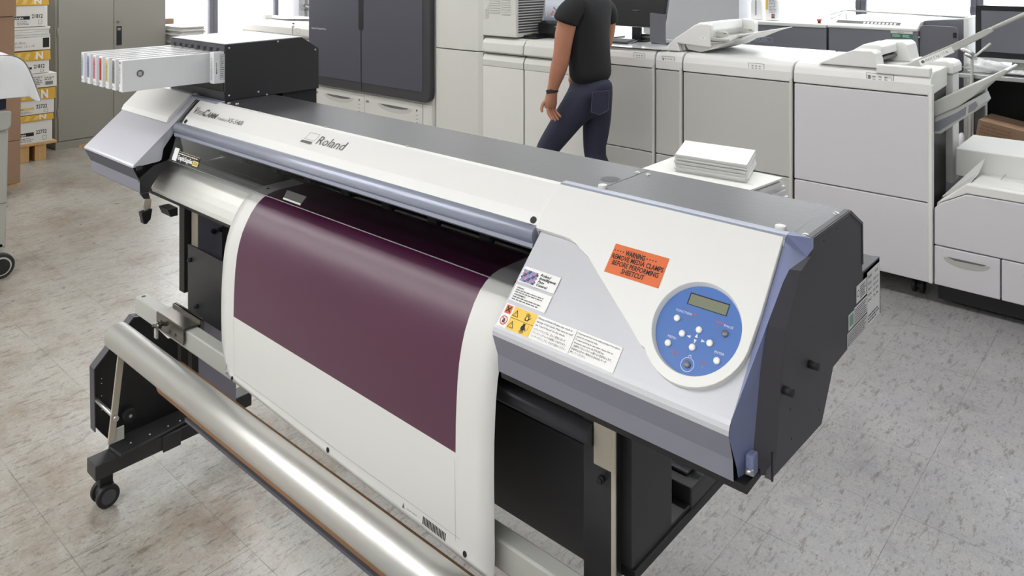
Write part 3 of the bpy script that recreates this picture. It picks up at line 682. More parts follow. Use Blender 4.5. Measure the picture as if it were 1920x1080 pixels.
# stand: two legs, panel between them, covers, rail
b = MB().use('beige').box(-2.520, -2.475, 1.222, 1.226, .57, .985).use('lilac').box(-2.520, -2.475, 1.226, 1.36, .15, .985); b.build('leg', P, bevel=.002)
MB().use('deep').box(-2.560, -2.524, 1.20, 1.30, .60, .985).build('left_side_cover', P)
b = MB().use('black').box(-2.50, -.80, 1.200, 1.208, .548, .770); b.build('back_panel', P, bevel=.002)
MB().use('deep').box(-2.46, -.80, 1.3, 1.33, .55, .98).build('rear_crossbar', P)
b = MB().use('beige').box(-.8165, -.7725, 1.148, 1.152, .785, .984).box(-.777, -.7665, 1.146, 1.150, .10, .984); b.build('leg_bracket', P, bevel=.002)
b = MB().use('black').box(-.842, -.777, 1.153, 1.185, .10, .985).box(-.762, -.753, 1.18, 1.32, .61, .985).box(-.800, -.753, 1.177, 1.182, .61, .985).box(-.84, -.753, 1.18, 1.42, .604, .612)
b.build('leg', P, bevel=.001)
MB().use('deep').box(-.80, -.748, 1.18, 1.56, .585, .603).build('stand_rail', P, bevel=.001)
b = MB().use('black').box(-.86, -.750, 1.392, 1.60, .588, .645); b.use('charcoal').box(-.855, -.775, 1.42, 1.50, .645, .652); b.build('media_tray', P, bevel=.003)
MB().use('steel').tube([(-.86, 1.49, .70), (-.74, 1.49, .70)], .026, 20).build('media_shaft', P)
b = MB()
b.use('dark_top').tube([(-1.93, 1.150, .836), (-.818, 1.150, .836)], .020, 24); b.build('guide_roller', P)
for x, y, z in ((-.795, 1.146, .768), (-.79, 1.196, .815), (-.80, 1.146, .575), (-.765, 1.146, .573), (-2.474, 1.199, .725), (-2.430, 1.199, .585)):
    MB().use('ink').tube([(x, y, z), (x, y - .008, z)], .0075, 6).tube([(x, y - .007, z), (x, y - .012, z)], .005, 12).build('bolt', P)
MB().use('ink').tube([(-2.475, 1.275, .80), (-2.462, 1.275, .80)], .008, 8).tube([(-2.475, 1.30, .80), (-2.462, 1.30, .80)], .008, 8).build('bolt', P)
MB().use('black').box(-2.62, -2.555, 1.285, 1.465, .10, .15).build('foot', P, bevel=.003); MB().use('black').box(-.90, -.84, .95, 1.55, .09, .15).build('foot', P, bevel=.003)

# ink cartridges: seven long ones, one short
labels = [('lblue', 'grey-blue end label, furthest from the camera', 'Lm'), ('lcyan', 'blue-grey end label, second from the far end', 'C'), ('pink', 'pink end label, third from the far end', 'Lm'), ('red', 'red end label', 'M'), ('lyel', 'yellow end label', 'Y'), ('lgrey', 'grey end label, next to the yellow one', 'Lk'), ('sticker', 'white end label, round emblem on its nearest side', 'K')]
for i, (lm, txt, ch) in enumerate(labels):
    x = -2.592 + i * .0475; z0, z1 = 1.333, 1.4265 - i * .0004; y0 = .905
    t = thing('ink_cartridge', 'long white ink cartridge in the bay, ' + txt, 'ink cartridge', (x + .012, 1.19, z0), 'long ink cartridges sticking out of the bay')
    b = MB().use('cart').box(x, x + .0245, y0, 1.20, z0, z1); b.build('shell', t, bevel=.0018)
    b = MB(); fr = Fr((x, y0, z0), U, (0, 0, 1))
    rect(b, fr, .003, .0215, .004, .090, 'sticker', .0004)
    if lm != 'sticker': rect(b, fr, .004, .020, .020, .084, lm, .0008)
    text(b, Fr(fr.p(.0085, .024), (0, 0, 1), (-1, 0, 0)), 'PRO ECO-SOL MAX 3', 0, -.006, .0075, 'ink', width=.052, n=.0014, bold=.02)
    text(b, fr, ch, .005, .0065, .008, 'ink', n=.0012); rect(b, fr, .006, .016, .080, .087, 'lgrey' if lm == 'sticker' else lm, .001)
    b.build('end_label', t)
    b = MB(); fr = Fr((x, y0, z1), U, (0, 1, 0)); lines(b, Fr(fr.p(.006, .02), (0, 1, 0), (-1, 0, 0)), 0, .22, -.012, -.004, 1, lm if lm != 'sticker' else 'lgrey', .0004, ragged=.05); b.build('top_print', t)
    if i == 6:
        b = MB(); fr = Fr((x + .0245, y0, z0), (0, 1, 0), (0, 0, 1)); disc(b, fr, .050, .050, .0105, 'inkgrey', .0006, 28)
        b.use('sticker')
        for q in ((.0455, .044, .0475, .055), (.049, .044, .0505, .055), (.052, .044, .0535, .055)): rect(b, fr, q[0], q[2], q[1], q[3], 'sticker', .0012)
        b.build('emblem', t)
x = -2.2665
t = thing('ink_cartridge', 'short white cartridge pushed in beside the long ones, with a barcode label', 'ink cartridge', (x + .012, 1.19, 1.33))
MB().use('cart').box(x, x + .027, 1.157, 1.2, 1.333, 1.430).build('shell', t, bevel=.002)
b = MB(); fr = Fr((x + .027, 1.157, 1.333), (0, 1, 0), (0, 0, 1)); outline(b, fr, .020, .0355, .012, .088, .0008, 'inkgrey'); rect(b, fr, .003, .0135, .025, .070, 'sticker')
v = .030
while v < .066: rect(b, fr, .0065, .0105, v, v + .0008 + random.random() * .0012, 'ink', .001); v += .0028
lines(b, fr, .022, .034, .016, .086, 12, 'lgrey'); b.build('barcode_label', t)
b = MB(); fr = Fr((x, 1.157, 1.333), U, (0, 0, 1)); text(b, Fr(fr.p(.0165, .012), (0, 0, 1), (-1, 0, 0)), 'ECO-SOL MAX 3', 0, 0, .008, 'inkgrey', width=.066); b.build('end_label', t)

# ---------------------------------------------- the printed sheet
def sheet():
    xL, xR = -1.955, -.955; prL, prR = -1.89, -1.055
    pf = [(1.300, 1.0745), (1.24, 1.0748), (1.19, 1.0752), (1.155, 1.0745), (1.135, 1.0712), (1.115, 1.0625), (1.098, 1.0500), (1.082, 1.0310), (1.068, 1.008), (1.0565, .985), (1.048, .960), (1.041, .930), (1.0365, .895), (1.034, .86), (1.032, .82), (1.031, .78), (1.0315, .73), (1.0325, .68), (1.0330, .640), (1.0320, .622), (1.0300, .612), (1.0280, .606)]
    cols = [xL, xL + .025, prL] + [prL + (prR - prL) * i / 8 for i in range(1, 8)] + [prR, prR + .05, xR]
    b = MB(); b.smooth = True; rows = []
    pidx = min(range(len(pf)), key=lambda i: abs(pf[i][1] - .755))
    pf[pidx] = (1.0311, .762)
    for i, (y, z) in enumerate(pf):
        r = []
        for x in cols:
            s = (x - xL) / (xR - xL); kk = max(0, min(1, (.70 - z) / .095))
            zz = z - .042 * s * kk + .010 * kk * math.exp(-s * 30); yy = y + .0012 * math.sin(s * 9) * kk
            if x == xL: x += .045 * kk ** 3
            if abs(z - .762) < .002: zz = z + .012 * (1 - s) - .003
            r.append((x, yy, zz))
        rows.append(b.add(r))
    nc = len(cols)
    for i in range(len(pf) - 1):
        for j in range(nc - 1):
            pr_ = (2 <= j < nc - 3) and i < pidx
            b.use('print_purple' if pr_ else 'sheet_white'); b.face((rows[i] + j, rows[i + 1] + j, rows[i + 1] + j + 1, rows[i] + j + 1), True)
    return b, pf
def satin(name, col, rough, coat):
    m = mat(name, col, rough, spec=.4, coat=coat); m.node_tree.nodes['Principled BSDF'].inputs['Coat Roughness'].default_value = .33; m.node_tree.nodes['Principled BSDF'].inputs['Coat IOR'].default_value = 1.75; return m
M['print_purple'] = satin('purple_print', srgb(76, 16, 56), .38, .5)
M['sheet_white'] = satin('sheet_white', srgb(222, 222, 218), .45, .2)
b, pf = sheet()
S_ = thing('printed_sheet', 'glossy sheet with a dark purple printed field and white margins hanging from the printer', 'print', (-1.45, 1.03, .55))
sh = b.build('sheet', S_); md = sh.modifiers.new('solid', 'SOLIDIFY'); md.thickness = .0005; md.offset = 0
# registration dots, cut line, small mark and barcode in the margin
frs = Fr((0, 1.0305, 0), U, (0, .0, 1))
b = MB()
def on(x, z): # y on the sheet at height z
    for i in range(len(pf) - 1):
        if pf[i + 1][1] <= z <= pf[i][1]:
            t_ = (pf[i][1] - z) / (pf[i][1] - pf[i + 1][1] + 1e-9); return pf[i][0] + (pf[i + 1][0] - pf[i][0]) * t_
    return pf[-1][0]
def shp(x, z, d=.0012):
    s = (x + 1.955); kk = max(0, min(1, (.70 - z) / .095)); return (x, on(x, min(z + .042 * s * kk, 1.05)) + .0012 * math.sin(s * 9) * kk - d, z)
def mark(x0, x1, z0, z1, m, sl=0.0):
    k = max(1, int(max(abs(z1 - z0) / .02, abs(x1 - x0) / .02))); b.use(m); hor = abs(x1 - x0) > abs(z1 - z0)
    for i in range(k):
        t0, t1 = i / k, (i + 1) / k
        if hor: xa, xb = x0 + (x1 - x0) * t0, x0 + (x1 - x0) * t1; q = [(xa, z0 + sl * (xa - x0)), (xb, z0 + sl * (xb - x0)), (xb, z1 + sl * (xb - x0)), (xa, z1 + sl * (xa - x0))]
        else: za, zb = z0 + (z1 - z0) * t0, z0 + (z1 - z0) * t1; q = [(x0, za), (x1, za), (x1, zb), (x0, zb)]
        b.poly([shp(*p_) for p_ in q])
for i in range(16): x = -1.149 + i * .0042; mark(x, x + .0028, .580 - i * .0002, .594 - i * .0002, 'ink')
mark(-1.888, -1.045, .6185, .6191, 'lgrey', -.024); mark(-1.0575, -1.0570, .590, .745, 'lgrey'); mark(-1.889, -1.8885, .620, .765, 'lgrey')
b.build('margin_marks', sh)
for x, z in ((-1.893, .607), (-1.466, .596), (-1.03, .579)):
    b = MB().use('ink'); b.poly([shp(x + .0055 * math.cos(t_), z + .0055 * math.sin(t_), .0016) for t_ in [2 * PI * i / 16 for i in range(16)]]); b.build('registration_dot', sh)
for x, y, z in ((-1.92, 1.150, 1.0752), (-.99, 1.135, 1.0720)):
    b = MB().use('ink'); b.poly([(x + .005 * math.cos(t_), y + .005 * math.sin(t_), z + .0012 + .1 * .005 * math.sin(t_)) for t_ in [2 * PI * i / 16 for i in range(16)]]); b.build('registration_dot', sh)
b = MB().use('inkgrey'); b.poly([shp(-1.211, .584), shp(-1.203, .584), shp(-1.207, .595)])
fr = Fr(shp(-1.197, .5865, .0016), U, (0, 0, 1)); text(b, fr, 'COLOR CHECK', 0, 0, .0035, 'inkgrey', width=.032); b.build('printed_mark', sh)
# small white tab taped at the glass edge
t = MB().use('cream').poly([(-1.704, 1.062, 1.110), (-1.628, 1.062, 1.110), (-1.640, 1.088, 1.122), (-1.725, 1.088, 1.122)]).build('cover_tab', P, solid=.002)

# ---------------------------------------------- take-up unit in front of the stand
K = thing('take_up_unit', 'black media take-up stand with silver roller tube and grey cross beam, below the print', 'take-up stand', (-2.5, 1.0, 0))
b = MB().use('black').box(-2.600, -2.530, .924, 1.283, .103, .149); b.box(-2.605, -2.40, 1.0, 1.22, .150, .153) if False else None
b.prism([(-2.535, .99), (-2.535, 1.28), (-2.44, 1.28), (-2.44, 1.15), (-2.505, 1.0)], 'z', .150, .152) if False else None
b.prism([(-2.515, .993), (-2.59, .985), (-2.665, 1.02), (-2.665, 1.27), (-2.545, 1.27)], 'z', .150, .160); b.box(-2.531, -2.524, 1.13, 1.19, .097, .149); b.build('foot_beam', K, bevel=.003)
# side plate with folded rim
pl = [(.975, .195), (.951, .232), (.948, .415), (1.069, .538), (1.10, .538), (1.19, .42), (1.30, .40), (1.30, .160), (1.0, .160)]
MB().use('deep').prism(pl, 'x', -2.625, -2.620).build('side_plate', K)
b = MB().use('nickel'); b.mats[0] = 'beige'
rim = [(.951, .215), (.948, .415), (1.069, .538), (1.10, .532)]
for i in range(3):
    (y0, z0), (y1, z1) = rim[i], rim[i + 1]; b.poly([(-2.640, y0, z0), (-2.640, y1, z1), (-2.605, y1, z1), (-2.605, y0, z0)])
b.mats[0] = 'charcoal'; b.build('plate_rim', K, solid=.003)
for y, z in ((1.04, .159), (1.10, .159), (1.16, .159), (1.20, .159)): MB().use('steel').ball((-2.555, y, z + .001), .0035, 8).build('rivet', K)
for y, z in ((.975, .37), (.975, .355), (.975, .315), (.975, .27)): MB().use('steel').ball((-2.6195, y, z), .002, 6).build('rivet', K)
MB().use('rubber').tube([(-2.62, 1.055, .225), (-2.595, 1.055, .225)], .020, 20).use('steel').tube([(-2.596, 1.055, .225), (-2.593, 1.055, .225)], .005, 10).build('rubber_roller', K)
# casters
def caster(par, x, y):
    c_ = MB().use('rubber'); r = .0345
    for s in (-.022, .022): c_.tube([(x + s - .008, y, r), (x + s + .008, y, r)], r, 24)
    o = c_.build('caster', par, bevel=.003)
    h = MB().use('ink').tube([(x - .02, y, r + .004), (x + .02, y, r + .004)], .026, 20).tube([(x, y, r), (x, y, .102)], .010, 12); h.box(x - .014, x + .014, y - .02, y + .02, .06, .104); h.build('fork', o, bevel=.003)
    for s in (-.0305, .0305): MB().use('charcoal').tube([(x + s, y, r), (x + s * 1.03, y, r)], .022, 20).build('hubcap', o)
caster(K, -2.565, .965); caster(K, -2.565, 1.42); caster(P, -.87, .99); caster(P, -.87, 1.5)
# cross beam with nickel clamp bracket
b = MB().use('beam').box(-2.561, -.62, 1.055, 1.092, .569, .625); o = b.build('cross_beam', K, bevel=.004)
MB().use('charcoal').tube([(-2.54, 1.074, .6251), (-2.54, 1.074, .6256)], .007, 20).build('beam_hole', o)
b = MB().use('nickel').box(-2.385, -2.205, 1.048, 1.098, .628, .632).box(-2.385, -2.205, 1.046, 1.049, .585, .632).box(-2.385, -2.205, 1.096, 1.110, .600, .640)
o = b.build('clamp_bracket', K, bevel=.002)
MB().use('deep').box(-2.384, -2.206, 1.1, 1.104, .632, .640).build('clamp_back', o)
b = MB().use('ink')
for x, z in ((-2.35, .612), (-2.325, .612), (-2.29, .600), (-2.255, .600)): b.tube([(x, 1.0465, z), (x, 1.0455, z)], .005, 10)
b.build('bracket_hole', o)
b = MB().use('nickel').tube([(-2.345, 1.048, .604), (-2.345, 1.030, .604)], .005, 10).tube([(-2.335, 1.036, .604), (-2.375, 1.034, .594)], .006, 10); b.use('beam').box(-2.382, -2.366, 1.038, 1.044, .555, .604); b.build('clamp_screw', o)
b = MB().use('deep').box(-2.36, -2.335, 1.10, 1.12, .40, .60).box(-2.29, -2.262, 1.10, 1.12, .35, .60); b.build('upright', K, bevel=.002)
# swinging silver dancer tube and its arms
b = MB().use('alu').tube([(-2.430, .950, .578), (-.60, .950, .578)], .0385, 48, caps=True); o = b.build('dancer_tube', K)
MB().use('beige').prism([(.965, .50), (.985, .505), (.955, .245), (.935, .240)], 'x', -2.470, -2.462).use('beam').box(-2.474, -2.468, .94, .985, .235, .275).build('dancer_arm', K, bevel=.001)
b = MB().use('beam').tube([(-2.466, .975, .505), (-2.440, .955, .56)], .006, 8); b.build('arm_link', K)
b = MB().use('steel').tube([(-2.475, .955, .315), (-2.62, .955, .315)], .006, 12).tube([(-2.462, .955, .315), (-2.450, .955, .315)], .008, 8); b.build('arm_pivot', K)
b = MB().use('chairg').box(-2.10, -.60, 1.0, 1.030, .425, .434); b.build('guide_bar', K)
MB().use('nickel').tube([(-2.62, 1.02, .496), (-2.2, 1.02, .496)], .014, 16).build('spindle', K)
MB().use('black').prism([(.93, .45), (1.09, .566), (1.15, .3), (1.1, .1), (.95, .1)], 'x', -.70, -.695).build('side_plate', K)
t = MB().use('kraft'); kk = 40
t.prism([(1.02 + .047 * math.cos(2 * PI * i / kk), .494 + .047 * math.sin(2 * PI * i / kk)) for i in range(kk)], 'x', -2.22, -.72, smooth=True)
tag(t.build('cardboard_core'), 'brown cardboard core tube behind and under the silver roller tube', 'tube')

# ============================================================ the production press row along the aisle (front faces at y 4.28)
FY = 4.28; FX = Fr((0, FY, 0), U, (0, 0, 1))
def icon_label(par, x, z, w_, h_, kind=0, y=FY):
    b = MB(); fr = Fr((x, y, z), U, (0, 0, 1)); outline(b, fr, 0, w_, 0, h_, .0022, 'inkgrey', .003); 
    for i in range(3):
        for j in range(3): rect(b, fr, w_ * (.22 + .22 * i), w_ * (.34 + .22 * i), h_ * (.2 + .24 * j), h_ * (.28 + .24 * j), 'lgrey', .003)
    if kind: rect(b, fr, w_ * .06, w_ * .16, h_ * .2, h_ * .8, 'lgrey', .003); outline(b, fr, w_ * .70, w_ * .92, h_ * .2, h_ * .75, .0015, 'lgrey', .0032)
    return b.build('door_diagram', par)
# dark-doored press at the left of the row
t = thing('production_press', 'tall production press with dark grey double doors above two white paper drawers', 'printing press', (-5.5, 4.6, 0))
b = MB().use('cream').box(-6.38, -4.66, FY + .03, 5.15, .10, 2.10); b.use('deep').box(-6.3, -4.7, FY + .1, 5.1, .03, .10); b.build('body', t, bevel=.01)
# doors with rounded dark rim
def rr(x0, x1, z0, z1, r, n=6, corners=(1, 1, 1, 1)):
    pts = []
    for (cx, cz, a, on_) in ((x1 - r, z1 - r, 0, corners[0]), (x0 + r, z1 - r, 90, corners[1]), (x0 + r, z0 + r, 180, corners[2]), (x1 - r, z0 + r, 270, corners[3])):
        if on_: pts += arc(cx, cz, r, a, a + 90, n)
        else: pts += [(x1 if a in (0, 270) else x0, z1 if a in (0, 90) else z0)]
    return pts
dz0, dz1 = .578, 2.06
for nm, x0, x1, cs, lab in (('door', -6.375, -5.552, (0, 1, 1, 0), 'left'), ('door', -5.546, -4.650, (1, 0, 0, 1), 'right')):
    b = MB().use('press_rim').prism(rr(x0, x1, dz0, dz1, .075, 6, cs), 'y', FY - .03, FY + .03)
    d = b.build(nm, t, bevel=.012)
    i0, i1 = (x0 + .004 if cs[1] == 0 else x0 + .03), (x1 - .004 if cs[0] == 0 else x1 - .085)
    MB().use('press').prism(rr(i0, i1, dz0 + .085, dz1 - .05, .03, 4, cs), 'y', FY - .034, FY - .029).build('inset_panel', d)
    if cs[1]:
        b = MB(); fr = Fr((x0 + .06, FY - .034, 1.103), U, (0, 0, 1)); text(b, fr, 'Iridesse Production Press', 0, 0, .018, 'sticker', width=.235, n=.001); b.build('lettering', d)
MB().use('ink').prism(rr(-5.585, -5.515, 1.125, 1.9, .03), 'y', FY - .036, FY - .031).build('door_handle', t)
for x0, x1 in ((-6.37, -5.553), (-5.547, -4.775)):
    b = MB().use('cream').box(x0, x1, FY, FY + .04, .30, .555); d = b.build('paper_drawer', t, bevel=.006)
    # scooped pull
    xm = (x0 + x1) / 2 + .03; b = MB().use('inkgrey'); w2 = .23
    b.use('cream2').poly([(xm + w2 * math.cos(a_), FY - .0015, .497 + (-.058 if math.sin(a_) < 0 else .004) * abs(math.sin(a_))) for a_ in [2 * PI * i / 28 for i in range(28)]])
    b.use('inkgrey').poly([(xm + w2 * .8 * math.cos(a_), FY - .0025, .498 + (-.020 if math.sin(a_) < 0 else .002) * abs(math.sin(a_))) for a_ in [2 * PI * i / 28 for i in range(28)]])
    b.build('pull_recess', d)
    b = MB(); fr = Fr((x1 - .085, FY, .33), U, (0, 0, 1)); disc(b, fr, .018, .165, .010, 'inkgrey', .001, 12)
    for k in range(4): rect(b, fr, .008, .016, .03 + k * .03, .038 + k * .03, 'lgrey', .001); rect(b, fr, .024, .032, .03 + k * .03, .038 + k * .03, 'lgrey', .001)
    rect(b, fr, -.66, -.62, .155, .175, 'lgrey', .001); b.build('drawer_marks', d)
MB().use('cream').prism([(-4.765, FY), (-4.70, FY), (-4.672, FY + .012), (-4.66, FY + .04), (-4.765, FY + .04)], 'z', .10, .555).build('corner_post', t, bevel=.002)
MB().use('cream').box(-6.37, -4.70, FY, FY + .04, .10, .294).build('lower_drawer_front', t, bevel=.006)
# rounded cream column
t = thing('press_column', 'tall cream column module between the dark doors and the low white units', 'machine module', (-4.35, 4.6, 0))
for z0, z1, nm in ((.10, 1.034, 'lower_cover'), (1.042, 2.10, 'upper_cover')):
    b = MB().use('cream').prism([(-4.650, 5.1), (-4.650, FY + .06)] + [(-4.650 + .1 * (1 - math.cos(math.radians(a_))), FY + .06 - .07 * math.sin(math.radians(a_))) for a_ in (30, 60, 90)] + [(-4.30, FY - .012), (-4.18, FY - .004)] + [(-4.13, FY), (-4.095, FY + .02), (-4.095, 5.1)], 'z', z0, z1, smooth=False)
    b.build(nm, t, bevel=.004)
MB().use('deep').box(-4.63, -4.11, FY + .1, 5.0, .03, 1.05).build('core', t)
# vented cabinet standing on the low unit
t = thing('vented_cabinet', 'white vented cabinet with rocker switch rising beside the cream column', 'machine module', (-3.92, 4.6, 1.165))
MB().use('cream').box(-4.090, -3.745, FY + .005, 4.95, 1.168, 2.10).build('body', t, bevel=.008)
b = MB().use('cream2')
for k in range(22): b.box(-4.015, -3.905, FY + .001, FY + .006, 1.345 + k * .018, 1.353 + k * .018)
for k in range(22): b.box(-3.89, -3.80, FY + .001, FY + .006, 1.335 + k * .018, 1.343 + k * .018)
b.build('vent', t)
b = MB().use('cream').box(-4.062, -4.028, FY - .001, FY + .005, 1.30, 1.40).use('cream2').box(-4.054, -4.036, FY - .006, FY, 1.315, 1.375); b.build('switch', t, bevel=.002)
b = MB().use('charcoal'); 
for k in range(40): b.box(-3.746, -3.743, 4.31, 4.9, 1.2 + k * .02, 1.212 + k * .02)
b.build('side_grille', t)

M['cream3'] = mat('cream_door', srgb(224, 224, 219), 0.45); M['lilacdoor'] = mat('pale_grey_door', srgb(216, 213, 217), 0.45)
def low_unit(name, x0, x1, label, two=False, ic=None, split=.505, edge_glint='cream', deep=5.0, col='cream2', handle=False, cat='machine module'):
    t = thing(name, label, cat, ((x0 + x1) / 2, 4.6, 0))
    zb = 1.04
    MB().use('deep').box(x0 + .01, x1 - .01, FY + .03, deep, .10, 1.06).build('core', t)
    # crowned top with a soft front edge
    tp = [(deep, 1.06), (deep, 1.163), (FY + .075, 1.160), (FY + .035, 1.154), (FY + .008, 1.135), (FY - .004, 1.10), (FY - .004, zb + .006), (FY + .03, zb + .006)]
    MB().use('white').prism(tp, 'x', x0 + .002, x1 - .002).build('top_cover', t, bevel=.006)
    if split:
        MB().use(col).box(x0 + .004, x1 - .004, FY, FY + .03, split + .003, zb).build('upper_door', t, bevel=.004)
        MB().use(col).box(x0 + .004, x1 - .004, FY, FY + .03, .105, split - .003).build('lower_door', t, bevel=.004)
    else: MB().use(col).box(x0 + .004, x1 - .004, FY, FY + .03, .105, zb).build('door', t, bevel=.004)
    if edge_glint: MB().use(edge_glint).box(x1 - .020, x1 - .002, FY - .005, FY + .02, .105, zb + .03).build('edge_highlight', t, bevel=.006)  # paler strip paints the highlight along the door's rounded edge
    if ic: icon_label(t, *ic)
    return t
# first two units with overhanging lip
for x0, x1, lab in ((-4.083, -3.667, 'white low unit beside the cream column, under the vented cabinet'), (-3.661, -2.974, 'white low unit behind the walking person, under the monitors')):
    t = thing('inserter_unit', lab, 'machine module', ((x0 + x1) / 2, 4.6, 0))
    MB().use('deep').box(x0 + .01, x1 - .01, FY + .03, 5.0, .10, 1.1).build('core', t)
    MB().use('cream').prism([(5.0, 1.06), (5.0, 1.160), (FY + .06, 1.158), (FY + .02, 1.146), (FY - .004, 1.118), (FY - .012, 1.05), (FY + .02, 1.036), (FY + .05, 1.036)], 'x', x0 + .002, x1 - .002).build('top_cover', t, bevel=.006)
    MB().use('cream').prism([(FY + .03, 1.030), (FY + .012, 1.024), (FY - .006, .985), (FY - .002, .940), (FY + .03, .940)], 'x', x0 + .003, x1 - .003).build('sloped_lip', t, bevel=.002)
    MB().use('cream3').box(x0 + .004, x1 - .004, FY, FY + .03, .105, .938).build('door', t, bevel=.003)
t = low_unit('transport_unit', -2.968, -2.925 + .0, 'narrow grey gap module behind the walking person', split=None, edge_glint=None, col='rear') if False else None
low_unit('interface_unit', -2.945, -2.566, 'low white unit right of the walking person, with a small door diagram', ic=(-2.72, 1.075, .085, .062))
low_unit('transport_unit', -2.560, -2.370, 'narrowest low white unit in the row, under the document feeder', ic=(-2.51, 1.070, .090, .060, 1))
low_unit('finisher_unit', -2.364, -1.677, 'wide low white unit right of the document feeder, behind the paper stack', ic=(-1.938, 1.078, .098, .056))
fin = low_unit('stapler_finisher', -1.671, -.972, 'large white finisher unit with raised pod and two output trays', ic=(-1.283, 1.074, .135, .062, 1), deep=4.62, col='lilacdoor')
MB().use('white').box(-.985, -.968, FY - .008, FY + .03, .105, 1.10).build('front_post', fin, bevel=.005)
MB().use('white').box(-1.671, -1.12, 4.62, 5.0, .10, 1.16).build('rear_body', fin, bevel=.006)
MB().use('white').box(-1.235, -.980, FY - .002, FY + .05, 1.135, 1.182).build('front_rail', fin, bevel=.006)
# raised pod
b = MB().use('white')
b.prism([(-1.545, 1.160), (-1.395, 1.232), (-1.352, 1.248), (-1.262, 1.250), (-1.246, 1.238), (-1.232, 1.160)], 'y', FY + .01, FY + .14); b.prism([(-1.50, 1.16), (-1.395, 1.235), (-1.34, 1.270), (-1.262, 1.272), (-1.246, 1.262), (-1.242, 1.218), (-1.30, 1.205), (-1.30, 1.16)], 'y', FY + .14, 4.70)
b.prism([(-1.42, 1.16), (-1.36, 1.262), (-1.215, 1.270), (-1.195, 1.255), (-1.175, 1.16)], 'y', 4.70, 4.90)
pod = b.build('raised_pod', fin, bevel=.006)
b = MB().use('beam')
for k in range(4): b.box(-1.300, -1.294, 4.44 + k * .10, 4.52 + k * .10, 1.165, 1.186)
b.use('inkgrey').box(-1.301, -1.243, 4.43, 4.86, 1.19, 1.205)
for k in range(4): b.use('charcoal').tube([(-1.28, 4.455 + k * .10, 1.195), (-1.28, 4.505 + k * .10, 1.195)], .012, 12)
b.build('exit_rollers', pod)
# rear tower on the output side
b = MB().use('white').box(-1.045, -.955, 4.66, 4.80, .53, 1.115); tw = b.build('tower', fin, bevel=.006)
MB().use('white').prism([(-1.16, 1.120), (-1.16, 1.182), (-.985, 1.188), (-.955, 1.18), (-.945, 1.16), (-.945, 1.120)], 'y', 4.63, 4.82).build('tower_cap', tw, bevel=.008)
b = MB().use('inkgrey')
for z in (1.02, .70, .58): b.box(-1.008, -.998, 4.657, 4.6605, z, z + .008)
b.use('ink').box(-1.012, -.988, 4.655, 4.6605, .93, .955); b.build('tower_marks', tw)
b = MB().use('deep').box(-1.075, -1.05, 4.640, 4.66, .35, 1.10); b.use('beam').box(-1.13, -1.075, 4.625, 4.66, .35, 1.00).box(-1.075, -1.0, 4.31, 4.62, .98, 1.10); b.build('guide_channel', fin, bevel=.002)
# lower tray, rising towards the right
def sweep(pts, y0, y1, th, name, par, m='beam', ribs=True):
    b = MB().use(m); lo = [(x, z - t_) for (x, z), t_ in zip(pts, th)]
    b.prism(pts + lo[::-1], 'y', y0, y1); return b.build(name, par, bevel=.004)
b = MB().use('beam').prism([(-.981, 1.006), (-.925, 1.040), (-.869, 1.075), (-.76, 1.139), (-.672, 1.198), (-.660, 1.194), (-.668, 1.176), (-.754, 1.108), (-.80, 1.055), (-.869, .995), (-.981, .927)], 'y', 4.35, 4.66)
tr = b.build('output_tray', fin, bevel=.005)
b = MB().use('beam').prism([(-.981, .929), (-.869, .996), (-.79, 1.05), (-.776, 1.010), (-.800, .975), (-.89, .902), (-.950, .846), (-.981, .842)], 'y', 4.36, 4.64); b.build('tray_support', tr, bevel=.004)
MB().use('rear').prism([(-.977, .900), (-.875, .965), (-.835, 1.000), (-.840, .955), (-.89, .915), (-.955, .860), (-.977, .856)], 'y', 4.3585, 4.3595).use('rear').prism([(-.825, 1.005), (-.795, 1.030), (-.786, 1.008), (-.800, .985), (-.828, .965)], 'y', 4.3585, 4.3595).build('tray_web', tr)
# upper tray arm with its load marking
pts = [(-1.19, 1.166), (-1.12, 1.180), (-1.055, 1.220), (-.923, 1.292), (-.775, 1.378), (-.754, 1.388), (-.735, 1.388)]
ta = sweep(pts, 4.42, 4.47, [.006, .020, .048, .042, .036, .030, .016], 'upper_tray_arm', fin)
MB().use('beam').tube([(-.78, 4.445, 1.362), (-.605, 4.445, 1.463), (-.45, 4.445, 1.552)], .010, 12).build('tray_rod', ta)
d_ = Vector((.15, 0, .082)).normalized(); fr = Fr((-1.045, 4.419, 1.181), d_, Vector((-d_.z, 0, d_.x)))
b = MB(); rect(b, fr, -.01, .165, -.002, .030, 'lgrey', .0006); b.mats = ['white' if q == 'lgrey' else q for q in b.mats]; disc(b, fr, .008, .015, .008, 'ink', .001, 16); rect(b, fr, .0068, .0092, .010, .017, 'sticker', .0016); text(b, fr, 'MAX 5 kg / 11 lb', .022, .009, .012, 'inkgrey', width=.118, n=.001); b.build('load_marking', ta)
# low machine with drawers at the right end
t = thing('booklet_maker', 'low white machine with paper drawers at the right end of the row', 'machine module', (-.4, 4.6, 0))
MB().use('deep').box(-.95, .6, FY + .03, 4.98, .03, .5).build('core', t)
b = MB().use('white').prism([(-.815, .106), (-.815, .625), (-.80, .632), (.60, .645), (.60, .106)], 'y', FY + .045, 5.0)
b.prism([(-.958, .106), (-.958, .505), (-.93, .530), (-.815, .60), (-.815, .106)], 'y', FY + .035, 5.0); b.build('body', t, bevel=.006)
MB().use('lilacdoor').prism([(-.961, .305), (-.961, .485), (-.935, .515), (-.820, .580), (.60, .580), (.60, .305)], 'y', FY, FY + .045).build('front_cover', t, bevel=.004)
b = MB().use('white').prism([(-.935, .518), (-.820, .584), (.6, .584), (.6, .61), (-.79, .630), (-.825, .628), (-.935, .53)], 'y', FY + .003, FY + .06); b.build('front_edge', t, bevel=.006)
